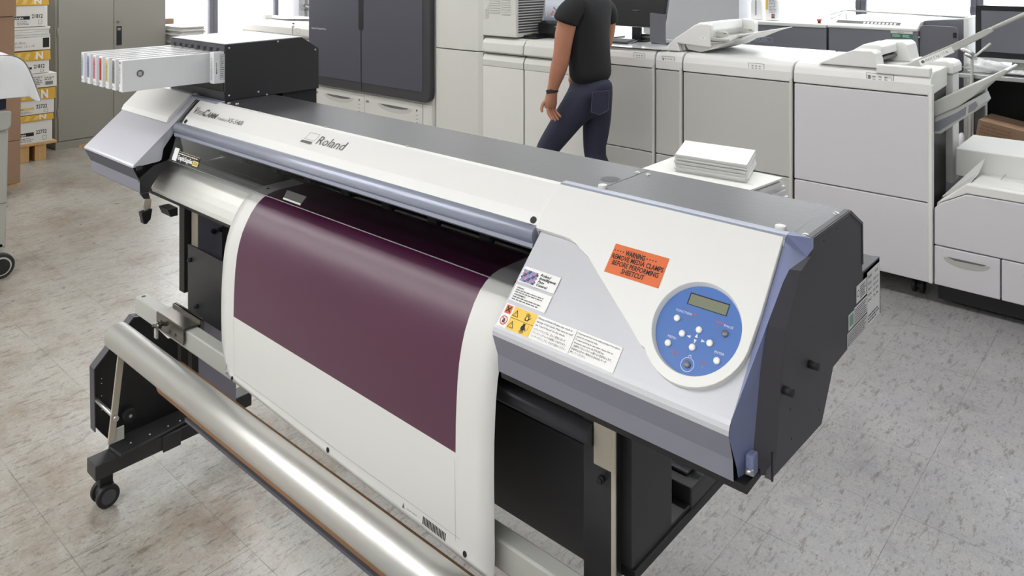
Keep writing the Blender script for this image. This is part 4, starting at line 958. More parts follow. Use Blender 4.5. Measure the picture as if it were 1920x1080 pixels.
b = MB().use('white').prism([(-.90, .545), (-.80, .70), (-.795, .632), (-.81, .60)], 'y', 4.40, 4.75) if False else MB().use('white').poly([(-.935, FY + .05, .538), (-.79, 4.555, .712), (-.80, 4.45, .655), (-.815, FY + .05, .629)]); b.build('slanted_guard', t, solid=.004)
MB().use('white').box(-.925, .6, 4.56, 5.0, .60, .742).build('rear_step', t, bevel=.006)
for x0, x1 in ((-.961, -.680), (-.674, -.30), (-.294, .2)):
    b = MB().use('lilacdoor').box(x0, x1, FY, FY + .045, .106, .299); d = b.build('paper_drawer', t, bevel=.004)
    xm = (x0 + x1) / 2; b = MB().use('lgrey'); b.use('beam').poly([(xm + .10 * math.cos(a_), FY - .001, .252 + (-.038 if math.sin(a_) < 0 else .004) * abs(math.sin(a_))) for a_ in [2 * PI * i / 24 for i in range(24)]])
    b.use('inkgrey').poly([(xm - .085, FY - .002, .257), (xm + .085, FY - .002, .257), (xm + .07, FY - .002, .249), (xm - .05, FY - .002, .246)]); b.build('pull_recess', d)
b = MB(); fr = Fr((0, 0, .6335), U, (0, 1, 0)); outline(b, fr, -.70, -.52, 4.42, 4.70, .003, 'lgrey', .012); text(b, fr, 'STOP', -.64, 4.43, .012, 'lgrey', n=.013); b.build('top_hatch', t)
def mcaster(x, y, par):
    b = MB().use('rubber').tube([(x - .028, y, .036), (x - .010, y, .036)], .036, 18).tube([(x + .010, y, .036), (x + .028, y, .036)], .036, 18); o = b.build('caster', par, bevel=.003)
    MB().use('ink').tube([(x - .012, y, .036), (x + .012, y, .036)], .02, 12).tube([(x, y, .03), (x, y, .10)], .010, 10).build('fork', o)
mcaster(-1.06, 4.40, fin); mcaster(-1.6, 4.40, fin); mcaster(-.87, 4.40, t); mcaster(-.2, 4.40, t)
for r_ in [o for o in D.objects if o.name.startswith(('inserter_unit', 'interface_unit', 'transport_unit', 'finisher_unit', 'press_column')) and o.type == 'EMPTY']:
    mcaster(r_.location.x, 4.42, r_)

# document feeder on the row
t = thing('document_feeder', 'white document feeder with fold-up tray, standing on the low machine row', 'document feeder', (-2.2, 4.5, 1.162))
y0, y1 = FY + .03, 4.80
b = MB().use('white').prism([(-2.495, 1.163), (-2.49, 1.196), (-2.44, 1.243), (-2.30, 1.335), (-2.265, 1.345), (-2.205, 1.345), (-2.195, 1.335), (-2.196, 1.20), (-2.42, 1.213), (-2.405, 1.163)], 'y', y0, y0 + .05).prism([(-2.495, 1.163), (-2.44, 1.243), (-2.30, 1.345), (-2.215, 1.352), (-2.205, 1.30), (-2.24, 1.21), (-2.40, 1.21), (-2.39, 1.163)], 'y', y0 + .05, y1)
b.prism([(-2.30, 1.30), (-2.215, 1.354), (-2.14, 1.345), (-2.13, 1.33), (-2.13, 1.24), (-2.24, 1.20)], 'y', y1, y1 + .06); b.build('housing', t, bevel=.008)
b = MB().use('white').prism([(-2.38, 1.210), (-2.36, 1.175), (-2.27, 1.166), (-2.16, 1.20), (-2.06, 1.258), (-2.02, 1.285), (-2.02, 1.29), (-2.20, 1.245)], 'y', y0 + .03, y1 - .02); b.build('lower_shell', t, bevel=.006)
b = MB().use('beam').prism([(-2.20, 1.243), (-2.20, 1.262), (-2.085, 1.257), (-2.085, 1.243)], 'y', y0 + .005, y1).prism([(-2.20, 1.222), (-2.20, 1.238), (-2.09, 1.246), (-2.09, 1.241)], 'y', y0 + .01, y1); b.build('input_tray', t, bevel=.004)
b = MB().use('white').prism([(-2.085, 1.259), (-2.04, 1.262), (-1.94, 1.302), (-1.86, 1.322), (-1.855, 1.320), (-1.94, 1.292), (-2.04, 1.247), (-2.085, 1.243)], 'y', y0 + .08, y1 - .06); b.build('tray_extension', t, bevel=.002)
for yy in (y0 + .05, y1 - .08):
    b = MB().use('beam').prism([(-2.185, 1.262), (-2.187, 1.292), (-2.172, 1.300), (-2.115, 1.297), (-2.104, 1.288), (-2.103, 1.262)], 'y', yy, yy + .012); o = b.build('side_guide', t, bevel=.003)
    MB().use('inkgrey').box(-2.135, -2.112, yy - .001, yy, 1.285, 1.289).build('guide_mark', o)
b = MB(); fr = Fr((-2.262, y0, 1.247), U, (0, 0, 1)); rect(b, fr, 0, .040, 0, .016, 'sticker', .001); text(b, fr, 'T1', .014, .004, .009, 'inkgrey', n=.0016); b.build('tag_sticker', t)

# ---------------------------------------------- computers on the row
def monitor(name, label, cx, cy, z, w_, h_, rz, stand=True, m='ink', bez=.012, tilt=0, lift=.09):
    t = thing(name, label, 'monitor', (cx, cy, z))
    b = MB().use('screen').box(cx - w_ / 2, cx + w_ / 2, cy, cy + .03, z + lift, z + lift + h_); b.build('housing', t, bevel=.004)
    b = MB().use('screen').poly([(cx - w_ / 2 + bez, cy - .0015, z + lift + bez * 1.3), (cx + w_ / 2 - bez, cy - .0015, z + lift + bez * 1.3), (cx + w_ / 2 - bez, cy - .0015, z + lift + h_ - bez), (cx - w_ / 2 + bez, cy - .0015, z + lift + h_ - bez)]); b.build('screen', t)
    MB().use('lgrey').box(cx - w_ / 2, cx + w_ / 2, cy - .002, cy, z + lift, z + lift + .004).build('lower_trim', t)
    if stand:
        MB().use('screen').box(cx + .02, cx + .09, cy + .03, cy + .06, z + .01, z + lift + .12).build('stand_post', t, bevel=.004)
        MB().use('screen').prism(rr(cx - .06, cx + .17, cy - .03, cy + .16, .03), 'z', z + .002, z + .014).build('stand_base', t)
    t.rotation_euler.z = rz
    for ch in kids(t):
        if ch.name.startswith(('housing', 'screen', 'lower_trim')):
            for v in ch.data.vertices: v.co.y += (v.co.z - z - lift) * tilt
    return t
monitor('computer_monitor', 'large black monitor on the white row, right of the walking person', -3.02, 4.66, 1.163, .60, .36, math.radians(-2), lift=.105, tilt=.30)
t = thing('label_printer', 'dark squat desk device with pale bands, behind the keyboard', 'desk device', (-2.93, 4.78, 1.163))
b = MB().use('screen').box(-3.01, -2.86, 4.72, 4.86, 1.163, 1.185).box(-3.0, -2.87, 4.73, 4.85, 1.205, 1.215); b.use('beam').box(-2.99, -2.88, 4.74, 4.85, 1.185, 1.205); b.build('housing', t, bevel=.004)
def keyboard(label, cx, cy, z, rz, w_=.44, keym='inkgrey', nn=15):
    t = thing('keyboard', label, 'keyboard', (cx, cy, z))
    MB().use('screen').prism([(cy - .07, z), (cy - .07, z + .012), (cy + .07, z + .022), (cy + .07, z)], 'x', cx - w_ / 2, cx + w_ / 2).build('case', t, bevel=.003)
    b = MB().use(keym)
    for r in range(5):
        for k in range(nn):
            x = cx - w_ / 2 + .012 + k * (w_ - .024) / nn; y = cy - .06 + r * .0245; zz = z + .013 + r * .0018
            b.box(x + .0015, x + (w_ - .024) / nn - .0015, y, y + .020, zz, zz + .007)
    b.build('keys', t); t.rotation_euler.z = rz; return t
keyboard('black keyboard with pale glinting keys under the large monitor, beside two mice', -3.10, 4.50, 1.163, math.radians(4))
keyboard('black keyboard left of the walking person, in front of the portable monitor', -3.84, 4.43, 1.163, math.radians(2), keym='screen')
def mouse(label, cx, cy, z, rz):
    t = thing('computer_mouse', label, 'mouse', (cx, cy, z))
    b = MB().use('screen').ball((cx, cy, z), .032, 20, (1.0, 1.65, 1.05), True); b.build('shell', t)
    b = MB().use('ink').box(cx - .0012, cx + .0012, cy - .045, cy - .01, z + .020, z + .031); b.build('button_gap', t); t.rotation_euler.z = rz; return t
mouse('black mouse nearest the walking person, left of the two mice', -3.23, 4.355, 1.163, .3); mouse('black mouse on the light blue pad, right of the two mice', -3.075, 4.345, 1.163, .1)
b = MB().use('lblue').box(-3.32, -3.02, 4.30, 4.42, 1.1625, 1.1645); tag(b.build('mouse_pad'), 'light blue mouse pad under the two black mice', 'mouse pad')
b = MB().use('acrylic') if False else MB().use('paper'); b.poly([(-3.30, 4.262, 1.1655), (-2.50, 4.30, 1.1655), (-2.56, 4.95, 1.1655), (-3.26, 4.98, 1.1655)])
M['film'] = mat('clear_mat', srgb(226, 228, 228), .12)
b.mats = ['film']; o = b.build('desk_mat', solid=.0015); tag(o, 'glossy pale mat on the white row under the keyboard and mice', 'desk mat')
# laptop
t = thing('laptop', 'grey laptop open on the row beside the document feeder, seen from its back', 'laptop', (-2.68, 4.62, 1.163))
MB().use('rear_dk').prism(rr(-2.79, -2.52, 4.60, 4.80, .012), 'z', 1.1635, 1.178).build('base', t, bevel=.001)
b = MB().use('rear_dk').prism(rr(0, .27, 0, .20, .012), 'y', 0, .006); o = b.build('lid', t)
for v in o.data.vertices: v.co = Vector((-2.795, 4.60, 1.178)) + Matrix.Rotation(math.radians(-32), 3, 'Z') @ Vector((v.co.x * .82, v.co.y, v.co.z))
# portable monitor beside the vented cabinet, showing a picture
t = thing('operator_display', 'tilted display with a bright picture beside the vented cabinet, left of the person', 'monitor', (-3.62, 4.62, 1.163))
M['scr_pic'] = D.materials.new('lit_screen'); m_ = M['scr_pic']; m_.use_nodes = True; nt = m_.node_tree; bs = nt.nodes['Principled BSDF']; bs.inputs['Base Color'].default_value = (.1, .1, .12, 1); bs.inputs['Roughness'].default_value = .2
tc = nt.nodes.new('ShaderNodeTexCoord'); sp = nt.nodes.new('ShaderNodeSeparateXYZ'); rp = nt.nodes.new('ShaderNodeValToRGB'); nt.links.new(tc.outputs['Generated'], sp.inputs[0]); nt.links.new(sp.outputs[2], rp.inputs[0])
rp.color_ramp.elements[0].position = .0; rp.color_ramp.elements[0].color = (.06, .07, .11, 1); rp.color_ramp.elements[1].position = .38; rp.color_ramp.elements[1].color = (.75, .78, .85, 1); nt.links.new(rp.outputs[0], bs.inputs['Emission Color']); bs.inputs['Emission Strength'].default_value = .65
b = MB().use('beam').prism([(4.585, 1.180), (4.55, 1.172), (4.62, 1.50), (4.64, 1.50)], 'x', -3.735, -3.715); b.build('side_arm', t)
b = MB().use('scr_pic').poly([(-3.715, 4.575, 1.275), (-3.54, 4.585, 1.30), (-3.54, 4.64, 1.64), (-3.715, 4.62, 1.64)]); sc_ = b.build('screen', t, solid=.004)
fr = Fr((-3.66, 4.583, 1.305), (1, .05, 0), (0, .15, 1)); b = MB()
random.seed(4)
for k in range(34): disc(b, fr, .012 + random.random() * .085, .008 + random.random() * .075, .004 + random.random() * .006, random.choice(('sticker', 'pink', 'lcyan', 'redtxt', 'sticker')), -.012 if False else .004 + k * .0001, 8)
rect(b, fr, -.035, -.030, .01, .075, 'sticker', .004); b.build('screen_picture', sc_)
t = thing('tabletop_device', 'black desktop device with front keys under the tilted display', 'desk device', (-3.6, 4.6, 1.163))
MB().use('screen').prism([(4.50, 1.164), (4.50, 1.268), (4.54, 1.285), (4.76, 1.29), (4.76, 1.164)], 'x', -3.712, -3.33).build('housing', t, bevel=.006)
b = MB().use('lgrey')
for k in range(3): b.box(-3.55 + k * .025, -3.538 + k * .025, 4.498, 4.4995, 1.245, 1.253)
b.build('key', t)
monitor('computer_monitor', 'black monitor half hidden by the person, in front of the windows', -3.36, 4.76, 1.163, .34, .34, 0, lift=.12)

# ---------------------------------------------- grey machines behind the row
t = thing('grey_cutter', 'grey machine with white top and red stop button, left of the green-labelled one', 'machine', (-2.5, 6.2, 0))
MB().use('rear').box(-2.72, -2.055, 5.90, 6.7, .05, 1.232).build('body', t, bevel=.004)
MB().use('white').box(-2.74, -2.052, 5.885, 6.72, 1.233, 1.262).build('top_cover', t, bevel=.006)
b = MB().use('ylab').tube([(-2.118, 5.93, 1.262), (-2.118, 5.93, 1.268)], .016, 14).use('ink').tube([(-2.118, 5.93, 1.268), (-2.118, 5.93, 1.280)], .011, 12).use('red').tube([(-2.118, 5.93, 1.280), (-2.118, 5.93, 1.287), (-2.118, 5.93, 1.297)], [.014, .017, .018], 16); b.build('stop_button', t)
b = MB(); fr = Fr((-2.66, 5.899, 1.10), U, (0, 0, 1)); outline(b, fr, 0, .19, 0, .035, .0025, 'lblue', .001); text(b, fr, 'SERIES', .02, .008, .018, 'lblue', width=.13, n=.001); b.build('name_plate', t)
t = thing('grey_feeder', 'grey machine with white top, slotted vent and green label, in front of the windows', 'machine', (-1.75, 6.2, 0))
MB().use('rear').box(-2.040, -1.430, 5.90, 6.7, .05, 1.240).build('body', t, bevel=.006)
b = MB().use('white').prism([(5.888, 1.240), (5.888, 1.262), (5.98, 1.305), (6.72, 1.305), (6.72, 1.240)], 'x', -2.042, -1.428); b.build('top_cover', t, bevel=.006)
b = MB().use('deep')
fr = Fr((0, 5.888, 1.262), U, Vector((0, .092, .043)).normalized()); rect(b, fr, -1.99, -1.55, .035, .075, 'inkgrey', .001)
for k in range(9): rect(b, fr, -1.80 + k * .026, -1.785 + k * .026, .038, .062, 'sticker', .002)
b.build('slot_vent', t)
b = MB(); fr = Fr((-1.605, 5.899, 1.190), U, (0, 0, 1)); rect(b, fr, 0, .145, .030, .052, 'sticker', .001); rect(b, fr, 0, .145, 0, .032, 'green', .0015)
text(b, fr, 'SERVICE', .045, .036, .008, 'lgrey', n=.002); lines(b, fr, .012, .065, .006, .027, 4, 'sticker', .0022); lines(b, fr, .080, .135, .005, .024, 3, 'sticker', .0022); b.build('service_label', t)
b = MB().use('rear_dk').prism(rr(-1.425, -1.19, .5, 1.285, .03), 'y', 5.93, 5.95); o = b.build('swing_door', t, bevel=.003); MB().use('ink').box(-1.215, -1.195, 5.92, 5.93, 1.21, 1.245).build('latch', o)
MB().use('steel').ball((-1.424, 5.91, 1.20), .008, 10).build('knob', t)
MB().use('rear').prism([(-1.425, .05), (-1.425, 1.31), (-1.16, 1.335), (-1.16, .05)], 'y', 6.05, 6.72).build('rear_housing', t, bevel=.004)
b = MB().use('white').box(-1.165, -1.14, 5.99, 6.70, .4, 1.345); b.build('side_frame', t, bevel=.003)
# clear covers over both grey machines
t = thing('acrylic_cover', 'clear acrylic cover standing over the grey machines, in front of the blinds', 'cover', (-2.0, 6.3, 1.3))
b = MB().use('acrylic'); b.poly([(-2.70, 6.05, 1.262), (-1.95, 6.05, 1.308), (-1.95, 6.05, 1.40), (-2.70, 6.05, 1.40)]); b.poly([(-2.70, 6.05, 1.40), (-1.16, 6.05, 1.36), (-1.16, 6.65, 1.39), (-2.70, 6.65, 1.43)]); b.build('cover_panel', t)
b = MB().use('steel').tube([(-2.03, 5.93, 1.305), (-1.98, 6.3, 1.365)], .004, 8).tube([(-1.93, 5.96, 1.305), (-1.93, 5.96, 1.372), (-2.06, 6.0, 1.33)], .004, 8); b.build('lid_stay', t)
MB().use('beam').tube([(-1.95, 6.04, 1.365), (-1.15, 6.04, 1.345)], .006, 8).build('cover_rail', t)
# printed pouch and a clear one standing on the cover
t = thing('toner_pouch', 'white printed pouch with a yellow tag, leaning by the window on the grey machine', 'pouch', (-2.55, 6.02, 1.262))
def pouch(x, y, w_, h_, t, m):
    b = MB().use(m); b.smooth = True; pts = [(x, 1.262), (x + w_, 1.262), (x + w_, 1.262 + h_ * .8), (x + w_ * .85, 1.262 + h_ * .97), (x + w_ * .5, 1.262 + h_), (x + w_ * .15, 1.262 + h_ * .97), (x, 1.262 + h_ * .8)]
    b.prism(pts, 'y', y, y + .04); return b.build('pouch_body', t, bevel=.012)
pouch(-2.58, 6.0, .115, .20, t, 'sticker'); b = MB(); fr = Fr((-2.58, 5.999, 1.262), U, (0, 0, 1)); rect(b, fr, .012, .032, .09, .17, 'ylab', .002); lines(b, fr, .04, .10, .06, .17, 9, 'lcyan', .002); rect(b, fr, .06, .085, .02, .055, 'stickline', .002); rect(b, fr, .066, .080, .032, .05, 'redtxt', .003); b.build('pouch_print', t)
t = thing('plain_pouch', 'plain white pouch left of the printed one, with a small dark hanging tag', 'pouch', (-2.66, 6.02, 1.262)); pouch(-2.71, 6.02, .10, .19, t, 'sticker'); MB().use('lcyan').box(-2.665, -2.655, 6.015, 6.019, 1.30, 1.42).build('hang_tag', t)

# ---------------------------------------------- desk on the right with monitor, bags and cartons
t = thing('work_table', 'metal-edged table at the right, with a dark underside, holding a monitor', 'table', (-.1, 6.2, 0))
MB().use('steel').box(-1.16, 1.4, 5.82, 6.75, .955, .985).build('tabletop', t, bevel=.004)
MB().use('deep').box(-1.12, 1.36, 6.55, 6.6, .25, .955).build('back_panel', t)
for x, y in ((-1.10, 5.88), (1.34, 5.88), (-1.10, 6.68), (1.34, 6.68)): MB().use('steel').box(x - .02, x + .02, y - .02, y + .02, 0, .955).build('leg', t)
MB().use('charcoal').box(-1.13, 1.37, 5.85, 6.7, .34, .36).build('lower_shelf', t)
t = thing('computer_monitor', 'wide black monitor with silver lower bezel at the far right, on the table', 'monitor', (-.70, 6.2, .985))
MB().use('screen').box(-1.112, -.33, 6.08, 6.13, 1.055, 1.43).build('housing', t, bevel=.005)
MB().use('rear_dk').box(-1.075, -.365, 6.077, 6.08, 1.115, 1.395).build('screen', t)
MB().use('steel').box(-1.115, -.325, 6.070, 6.082, 1.052, 1.075).build('silver_bezel', t, bevel=.002)
b = MB().use('beam').prism([(-.92, .987), (-.90, 1.055), (-.80, 1.055), (-.76, .987)], 'y', 6.12, 6.30); b.build('stand_base', t, bevel=.004)
keyboard('black keyboard with white keys at the far right, on the metal-edged table', -.72, 5.94, .985, math.radians(-3), .46, 'sticker')
t = MB().use('bag'); t.smooth = True; random.seed(11)
o = t.ball((-1.02, 5.98, 1.02), .10, 26, (1.15, .7, .55)).build('plastic_bag'); 
for v in o.data.vertices:
    d = v.co - Vector((-1.02, 5.98, 1.02)); n_ = .78 + .42 * abs(math.sin(d.x * 61 + d.y * 37) * math.cos(d.z * 83 + d.x * 20)); v.co = Vector((-1.02, 5.98, 1.02)) + Vector((d.x * n_ * 1.25, d.y * n_, d.z * n_))
    v.co.z = max(v.co.z, .986)
tag(o, 'crumpled clear plastic bag on the table, left of the monitor', 'plastic bag')
t = thing('desk_clamp_arm', 'thin metal arm with chrome clamp rising at the left end of the table', 'clamp arm', (-1.06, 5.76, 0))
MB().use('beam').tube([(-1.10, 5.78, .0), (-1.075, 5.78, 1.09), (-.985, 5.86, 1.19)], .009, 10).build('arm', t)
b = MB().use('steel').tube([(-1.135, 5.77, 1.155), (-1.10, 5.76, 1.130)], .016, 14).tube([(-1.11, 5.76, 1.15), (-1.06, 5.76, 1.115)], .014, 14).tube([(-1.11, 5.75, 1.125), (-1.065, 5.75, 1.10)], .012, 14); b.build('clamp', t)
def carton(name, label, x0, x1, y0, y1, z0, z1, rot=(0, 0, 0), col='carton', cat='carton', group=None, tape=True):
    t = thing(name, label, cat, ((x0 + x1) / 2, (y0 + y1) / 2, z0), group)
    MB().use(col).box(x0, x1, y0, y1, z0, z1).build('box', t, bevel=.004)
    if tape:
        b = MB().use('carton_dk').box(x0 + .001, x1 - .001, (y0 + y1) / 2 - .002, (y0 + y1) / 2 + .002, z1 - .0005, z1 + .001); b.build('flap_seam', t)
    t.rotation_euler = rot; return t
t = carton('toner_carton', 'brown printed toner carton tilted under the table, with a white barcode label', -1.05, -.45, 5.72, 6.02, .50, .66, (0, math.radians(9), math.radians(-4)))
b = MB(); fr = Fr((-1.05, 5.719, .50), U, (0, 0, 1))
for k, s_ in enumerate(('Waste Toner Cartridge', 'Bac de récupération', 'Resttonerbehälter', 'Recipiente de residuos')): text(b, fr, s_, .02, .122 - k * .022, .013, 'carton_dk', width=.17, n=.001)
rect(b, fr, .29, .45, .06, .125, 'sticker', .001); u = .315
while u < .42: rect(b, fr, u, u + .004, .075, .10, 'ink', .002); u += .0085
outline(b, fr, .26, .52, .012, .05, .003, 'ink', .001); u = .27
while u < .51: rect(b, fr, u, u + .008, .015, .047, 'carton_dk', .002); u += .016
o = b.build('carton_print'); o.parent = t; o.matrix_parent_inverse = parent_inv(t)
t = carton('toner_carton', 'lower brown toner carton with round marks, under the tilted one', -1.12, -.35, 5.70, 6.05, .36, .47, (0, math.radians(4), 0))
b = MB(); fr = Fr((-1.12, 5.699, .36), U, (0, 0, 1)); disc(b, fr, .05, .06, .022, 'carton_dk', .001, 18, .018); rect(b, fr, .09, .12, .045, .075, 'ink', .001); o = b.build('carton_print'); o.parent = t; o.matrix_parent_inverse = parent_inv(t)
b = MB().use('bag'); o = b.ball((-1.15, 5.86, .50), .06, 14, (.5, .8, 1.4)).build('plastic_wrap'); tag(o, 'white plastic wrap bundled beside the tilted toner carton under the table', 'plastic wrap')

# ---------------------------------------------- stacks of sheets behind the printer
t = thing('sheet_cart', 'white cart carrying the paper stacks, mostly hidden behind the printer', 'cart', (-1.4, 2.85, 0))
MB().use('white').prism([(-1.66, 2.60), (-1.20, 2.66), (-1.175, 2.96), (-1.68, 2.96)], 'z', .775, .80).build('deck', t, bevel=.003)
for x, y in ((-1.6, 2.68), (-1.24, 2.72), (-1.24, 2.90), (-1.6, 2.90)): MB().use('steel').box(x - .015, x + .015, y - .015, y + .015, 0, .775).build('leg', t)
def sheets(name, label, quad, z0, z1, jit, cat, n=10, seed=1):
    random.seed(seed); b = MB(); t = None; z = z0; dz = (z1 - z0) / n
    for k in range(n):
        dx, dy = (random.random() - .5) * jit, (random.random() - .5) * jit; b.use('paper' if k == n - 1 else 'paper2')
        b.prism([(p[0] + dx, p[1] + dy) for p in quad], 'z', z, z + dz * .93); z += dz
    return tag(b.build(name, None), label, cat)
sheets('paper_stack', 'lowest pile of wide white sheets on the cart behind the printer', [(-1.635, 2.63), (-1.205, 2.70), (-1.180, 2.950), (-1.60, 2.96)], .801, .842, .010, 'paper stack', 5, 3)
sheets('paper_stack', 'middle pile of wide white sheets, its corner jutting out under the ream', [(-1.660, 2.655), (-1.205, 2.665), (-1.180, 2.90), (-1.66, 2.94)], .8425, .882, .012, 'paper stack', 5, 5)
sheets('paper_ream', 'white ream with uneven sheets on top of the wide piles behind the printer', [(-1.530, 2.710), (-1.245, 2.738), (-1.32, 2.985), (-1.620, 2.955)], .8825, .950, .012, 'paper stack', 14, 8)

# ---------------------------------------------- left side: cabinet, cartons, paper boxes, bin
t = thing('storage_cabinet', 'tall grey metal two-door storage cabinet against the window wall', 'cabinet', (-8.1, 3.04, 0))
MB().use('cabinet').box(-8.36, -7.875, 2.527, 3.549, 0, 2.0).build('carcass', t, bevel=.003)
for y0, y1 in ((2.55, 3.036), (3.040, 3.526)): MB().use('cabinet').box(-7.874, -7.860, y0, y1, .075, 1.975).build('door', t, bevel=.003)
MB().use('cabinet').box(-7.875, -7.862, 2.527, 3.549, .0, .068).build('plinth', t, bevel=.002)
b = MB().use('ink').box(-7.861, -7.857, 3.063, 3.112, .930, 1.115).use('cabinet').box(-7.857, -7.853, 3.07, 3.10, 1.075, 1.10); b.build('recessed_handle', t)
b = MB().use('steel').tube([(-7.860, 3.078, 1.158), (-7.850, 3.078, 1.158)], .012, 14).use('ink').tube([(-7.850, 3.078, 1.158), (-7.849, 3.078, 1.158)], .004, 8); b.build('lock', t)
for z in (.30, 1.05, 1.7): MB().use('cabinet').tube([(-7.862, 2.545, z), (-7.862, 2.545, z + .08)], .006, 8).build('hinge', t)
# wedge of wood under it
tag(MB().use('wood').box(-7.86, -7.84, 2.72, 2.86, 0, .012).build('floor_shim'), 'thin wood shim on the floor along the cabinet plinth', 'shim')
# sheets piled right of the cabinet
b = MB().use('wood').box(-8.33, -7.60, 3.58, 4.24, .80, .83); t = thing('window_bench', 'low wooden bench under the window right of the cabinet, holding white sheets', 'bench', (-8, 3.9, 0)); b.build('bench_top', t)
for x, y in ((-8.3, 3.62), (-7.64, 3.62), (-8.3, 4.2), (-7.64, 4.2)): MB().use('wood').box(x - .02, x + .02, y - .02, y + .02, 0, .80).build('leg', t)
sheets('paper_stack', 'tall pile of white sheets on the bench, right of the grey cabinet', [(-8.2, 3.60), (-7.68, 3.62), (-7.66, 3.86), (-8.22, 3.92)], .831, 1.085, .03, 'paper stack', 22, 9)
carton('kraft_box', 'brown box behind the white sheets right of the cabinet', -8.32, -8.23, 3.58, 3.80, .831, 1.14, tape=False)
# wide scanner left of the press
t = thing('wide_scanner', 'cream wide-format copier with front roll cover, left of the dark press', 'copier', (-7.2, 4.5, 0))
b = MB().use('cream').prism([(4.50, .97), (4.36, .985), (4.34, 1.01), (4.345, 1.075), (4.37, 1.115), (4.42, 1.135), (4.75, 1.15), (4.75, .97)], 'x', -7.78, -6.46); b.build('roll_cover', t, bevel=.006)
MB().use('white').prism([(4.48, .45), (4.40, .90), (4.42, .97), (4.75, .97), (4.75, .45)], 'x', -7.70, -6.50).build('body', t, bevel=.01)
b = MB().use('cream').prism([(4.44, .0), (4.44, .45), (4.72, .45), (4.72, .0)], 'x', -7.6, -6.6); b.build('pedestal', t, bevel=.01)
b = MB().use('cream').prism([(-7.99, 1.095), (-8.00, 1.125), (-7.70, 1.125), (-7.70, 1.05)], 'y', 4.38, 4.72); b.build('side_shelf', t, bevel=.006)
MB().use('cream').prism([(-7.50, 1.13), (-7.495, 1.185), (-7.43, 1.185), (-7.42, 1.13)], 'y', 4.42, 4.50).build('guide_block', t, bevel=.006)
MB().use('paper').poly([(-7.65, 4.52, 1.142), (-7.10, 4.43, 1.150), (-6.62, 4.60, 1.165), (-7.25, 4.74, 1.160)]).build('tray_flap', t, solid=.004)
b = MB().use('cream2').box(-6.795, -6.791, 4.335, 4.72, .985, 1.10); fr = Fr((-6.72, 4.338, 1.03), U, (0, 0, 1)); outline(b, fr, 0, .07, 0, .05, .003, 'lgrey', .002); b.build('panel_seam', t)
MB().use('inkgrey').box(-6.84, -6.815, 4.365, 4.38, 1.118, 1.128).build('release_catch', t)
t = thing('lamp_arm', 'grey jointed arm on a post rising behind the cream copier, by the pier', 'arm', (-7.3, 4.9, 0))
b = MB().use('inkgrey').tube([(-7.55, 5.0, 0), (-7.55, 5.0, 1.6)], .018, 12); b.build('post', t)
b = MB().use('inkgrey').box(-7.60, -7.53, 4.96, 5.03, 1.20, 1.275).tube([(-7.62, 4.96, 1.26), (-7.50, 4.96, 1.22)], .014, 10); b.build('joint', t, bevel=.004)
MB().use('inkgrey').tube([(-7.50, 4.97, 1.25), (-7.0, 4.97, 1.165), (-6.5, 4.97, 1.09)], .012, 10).build('arm', t)
# pallet with paper boxes
def pallet(label, x0, x1, y0, y1, zt, grp=None):
    t = thing('wooden_pallet', label, 'pallet', ((x0 + x1) / 2, (y0 + y1) / 2, 0))
    MB().use('wood').box(x0, x1, y0, y1, zt - .022, zt).build('deck', t, bevel=.003)
    for yy in (y0 + .05, (y0 + y1) / 2 - .06, y1 - .17): MB().use('wood').box(x0 + .02, x1 - .01, yy, yy + .09, 0, zt - .022).build('runner', t, bevel=.003)
    return t
pallet('pale wooden pallet under the white and yellow paper boxes beside the cabinet', -8.25, -7.545, 1.95, 2.435, .158)
def pbox(label, y0, y1, z0, z1, yz, code, barc, xf=-7.55, N=True, txt='Astrobrights', cat='paper box'):
    t = thing('paper_box', label, cat, (xf - .22, (y0 + y1) / 2, z0), 'stacked boxes of paper beside the cabinet')
    if z1 > z0: MB().use('paper').box(xf - .44, xf, y0, y1, z0, z1).build('box', t, bevel=.004)
    fr = Fr((xf, y0, z0), (0, 1, 0), (0, 0, 1)); h = z1 - z0; w_ = y1 - y0
    if yz:
        MB().use('yellow').prism([(y0 - .004, z1 - .002), (y1 + .010, z1 - .002), (y1 + .006, z1 + yz), (y0, z1 + yz * .92)], 'x', xf - .45, xf + .008).build('lid', t, bevel=.003)
        if N:
            fl_ = Fr((xf + .008, y0, z1), (0, 1, 0), (0, 0, 1)); b = MB(); text(b, fl_, 'N', w_ - .105, .012, yz * .72, 'sticker', bold=.04, n=.001, width=.055)
            for k in range(4): b.use('lyel').poly([fl_.p(.02 + k * .07, .01, .0008), fl_.p(.05 + k * .07, .01, .0008), fl_.p(.07 + k * .07, yz * .8, .0008), fl_.p(.04 + k * .07, yz * .8, .0008)])
            b.build('lid_print', t)
    if code:
        b = MB(); rect(b, fr, .06, w_ * .62, h * .34, h * .50, barc, .001); text(b, fr, txt, .075, h * .37, h * .10, 'sticker' if barc == 'ink' else 'inkgrey', width=.10, n=.002, bold=.02)
        text(b, fr, code, w_ * .66, h * .40, .032, 'ink', width=.085, n=.001, bold=.02); lines(b, fr, w_ * .35, w_ * .6, h * .08, h * .28, 3, 'lgrey', .001); lines(b, fr, .02, w_ * .3, h * .1, h * .25, 2, 'lgrey', .001); outline(b, fr, w_ * .80, w_ * .88, h * .1, h * .3, .003, 'lgrey', .001)
        b.build('box_label', t)
    return t
pbox('white paper box with yellow lid marked 22732 over a black bar, lowest on the pallet', 2.02, 2.400, .159, .352, .052, '22732', 'ink')
pbox('white paper box with yellow lid marked 22732 over a yellow bar, second on the pallet', 2.00, 2.415, .408, .535, .100, '22732', 'lyel')
t = pbox('slim white box with a dark green label and barcode, between yellow lids', 1.98, 2.432, .640, .760, 0, None, 'ink', xf=-7.535)
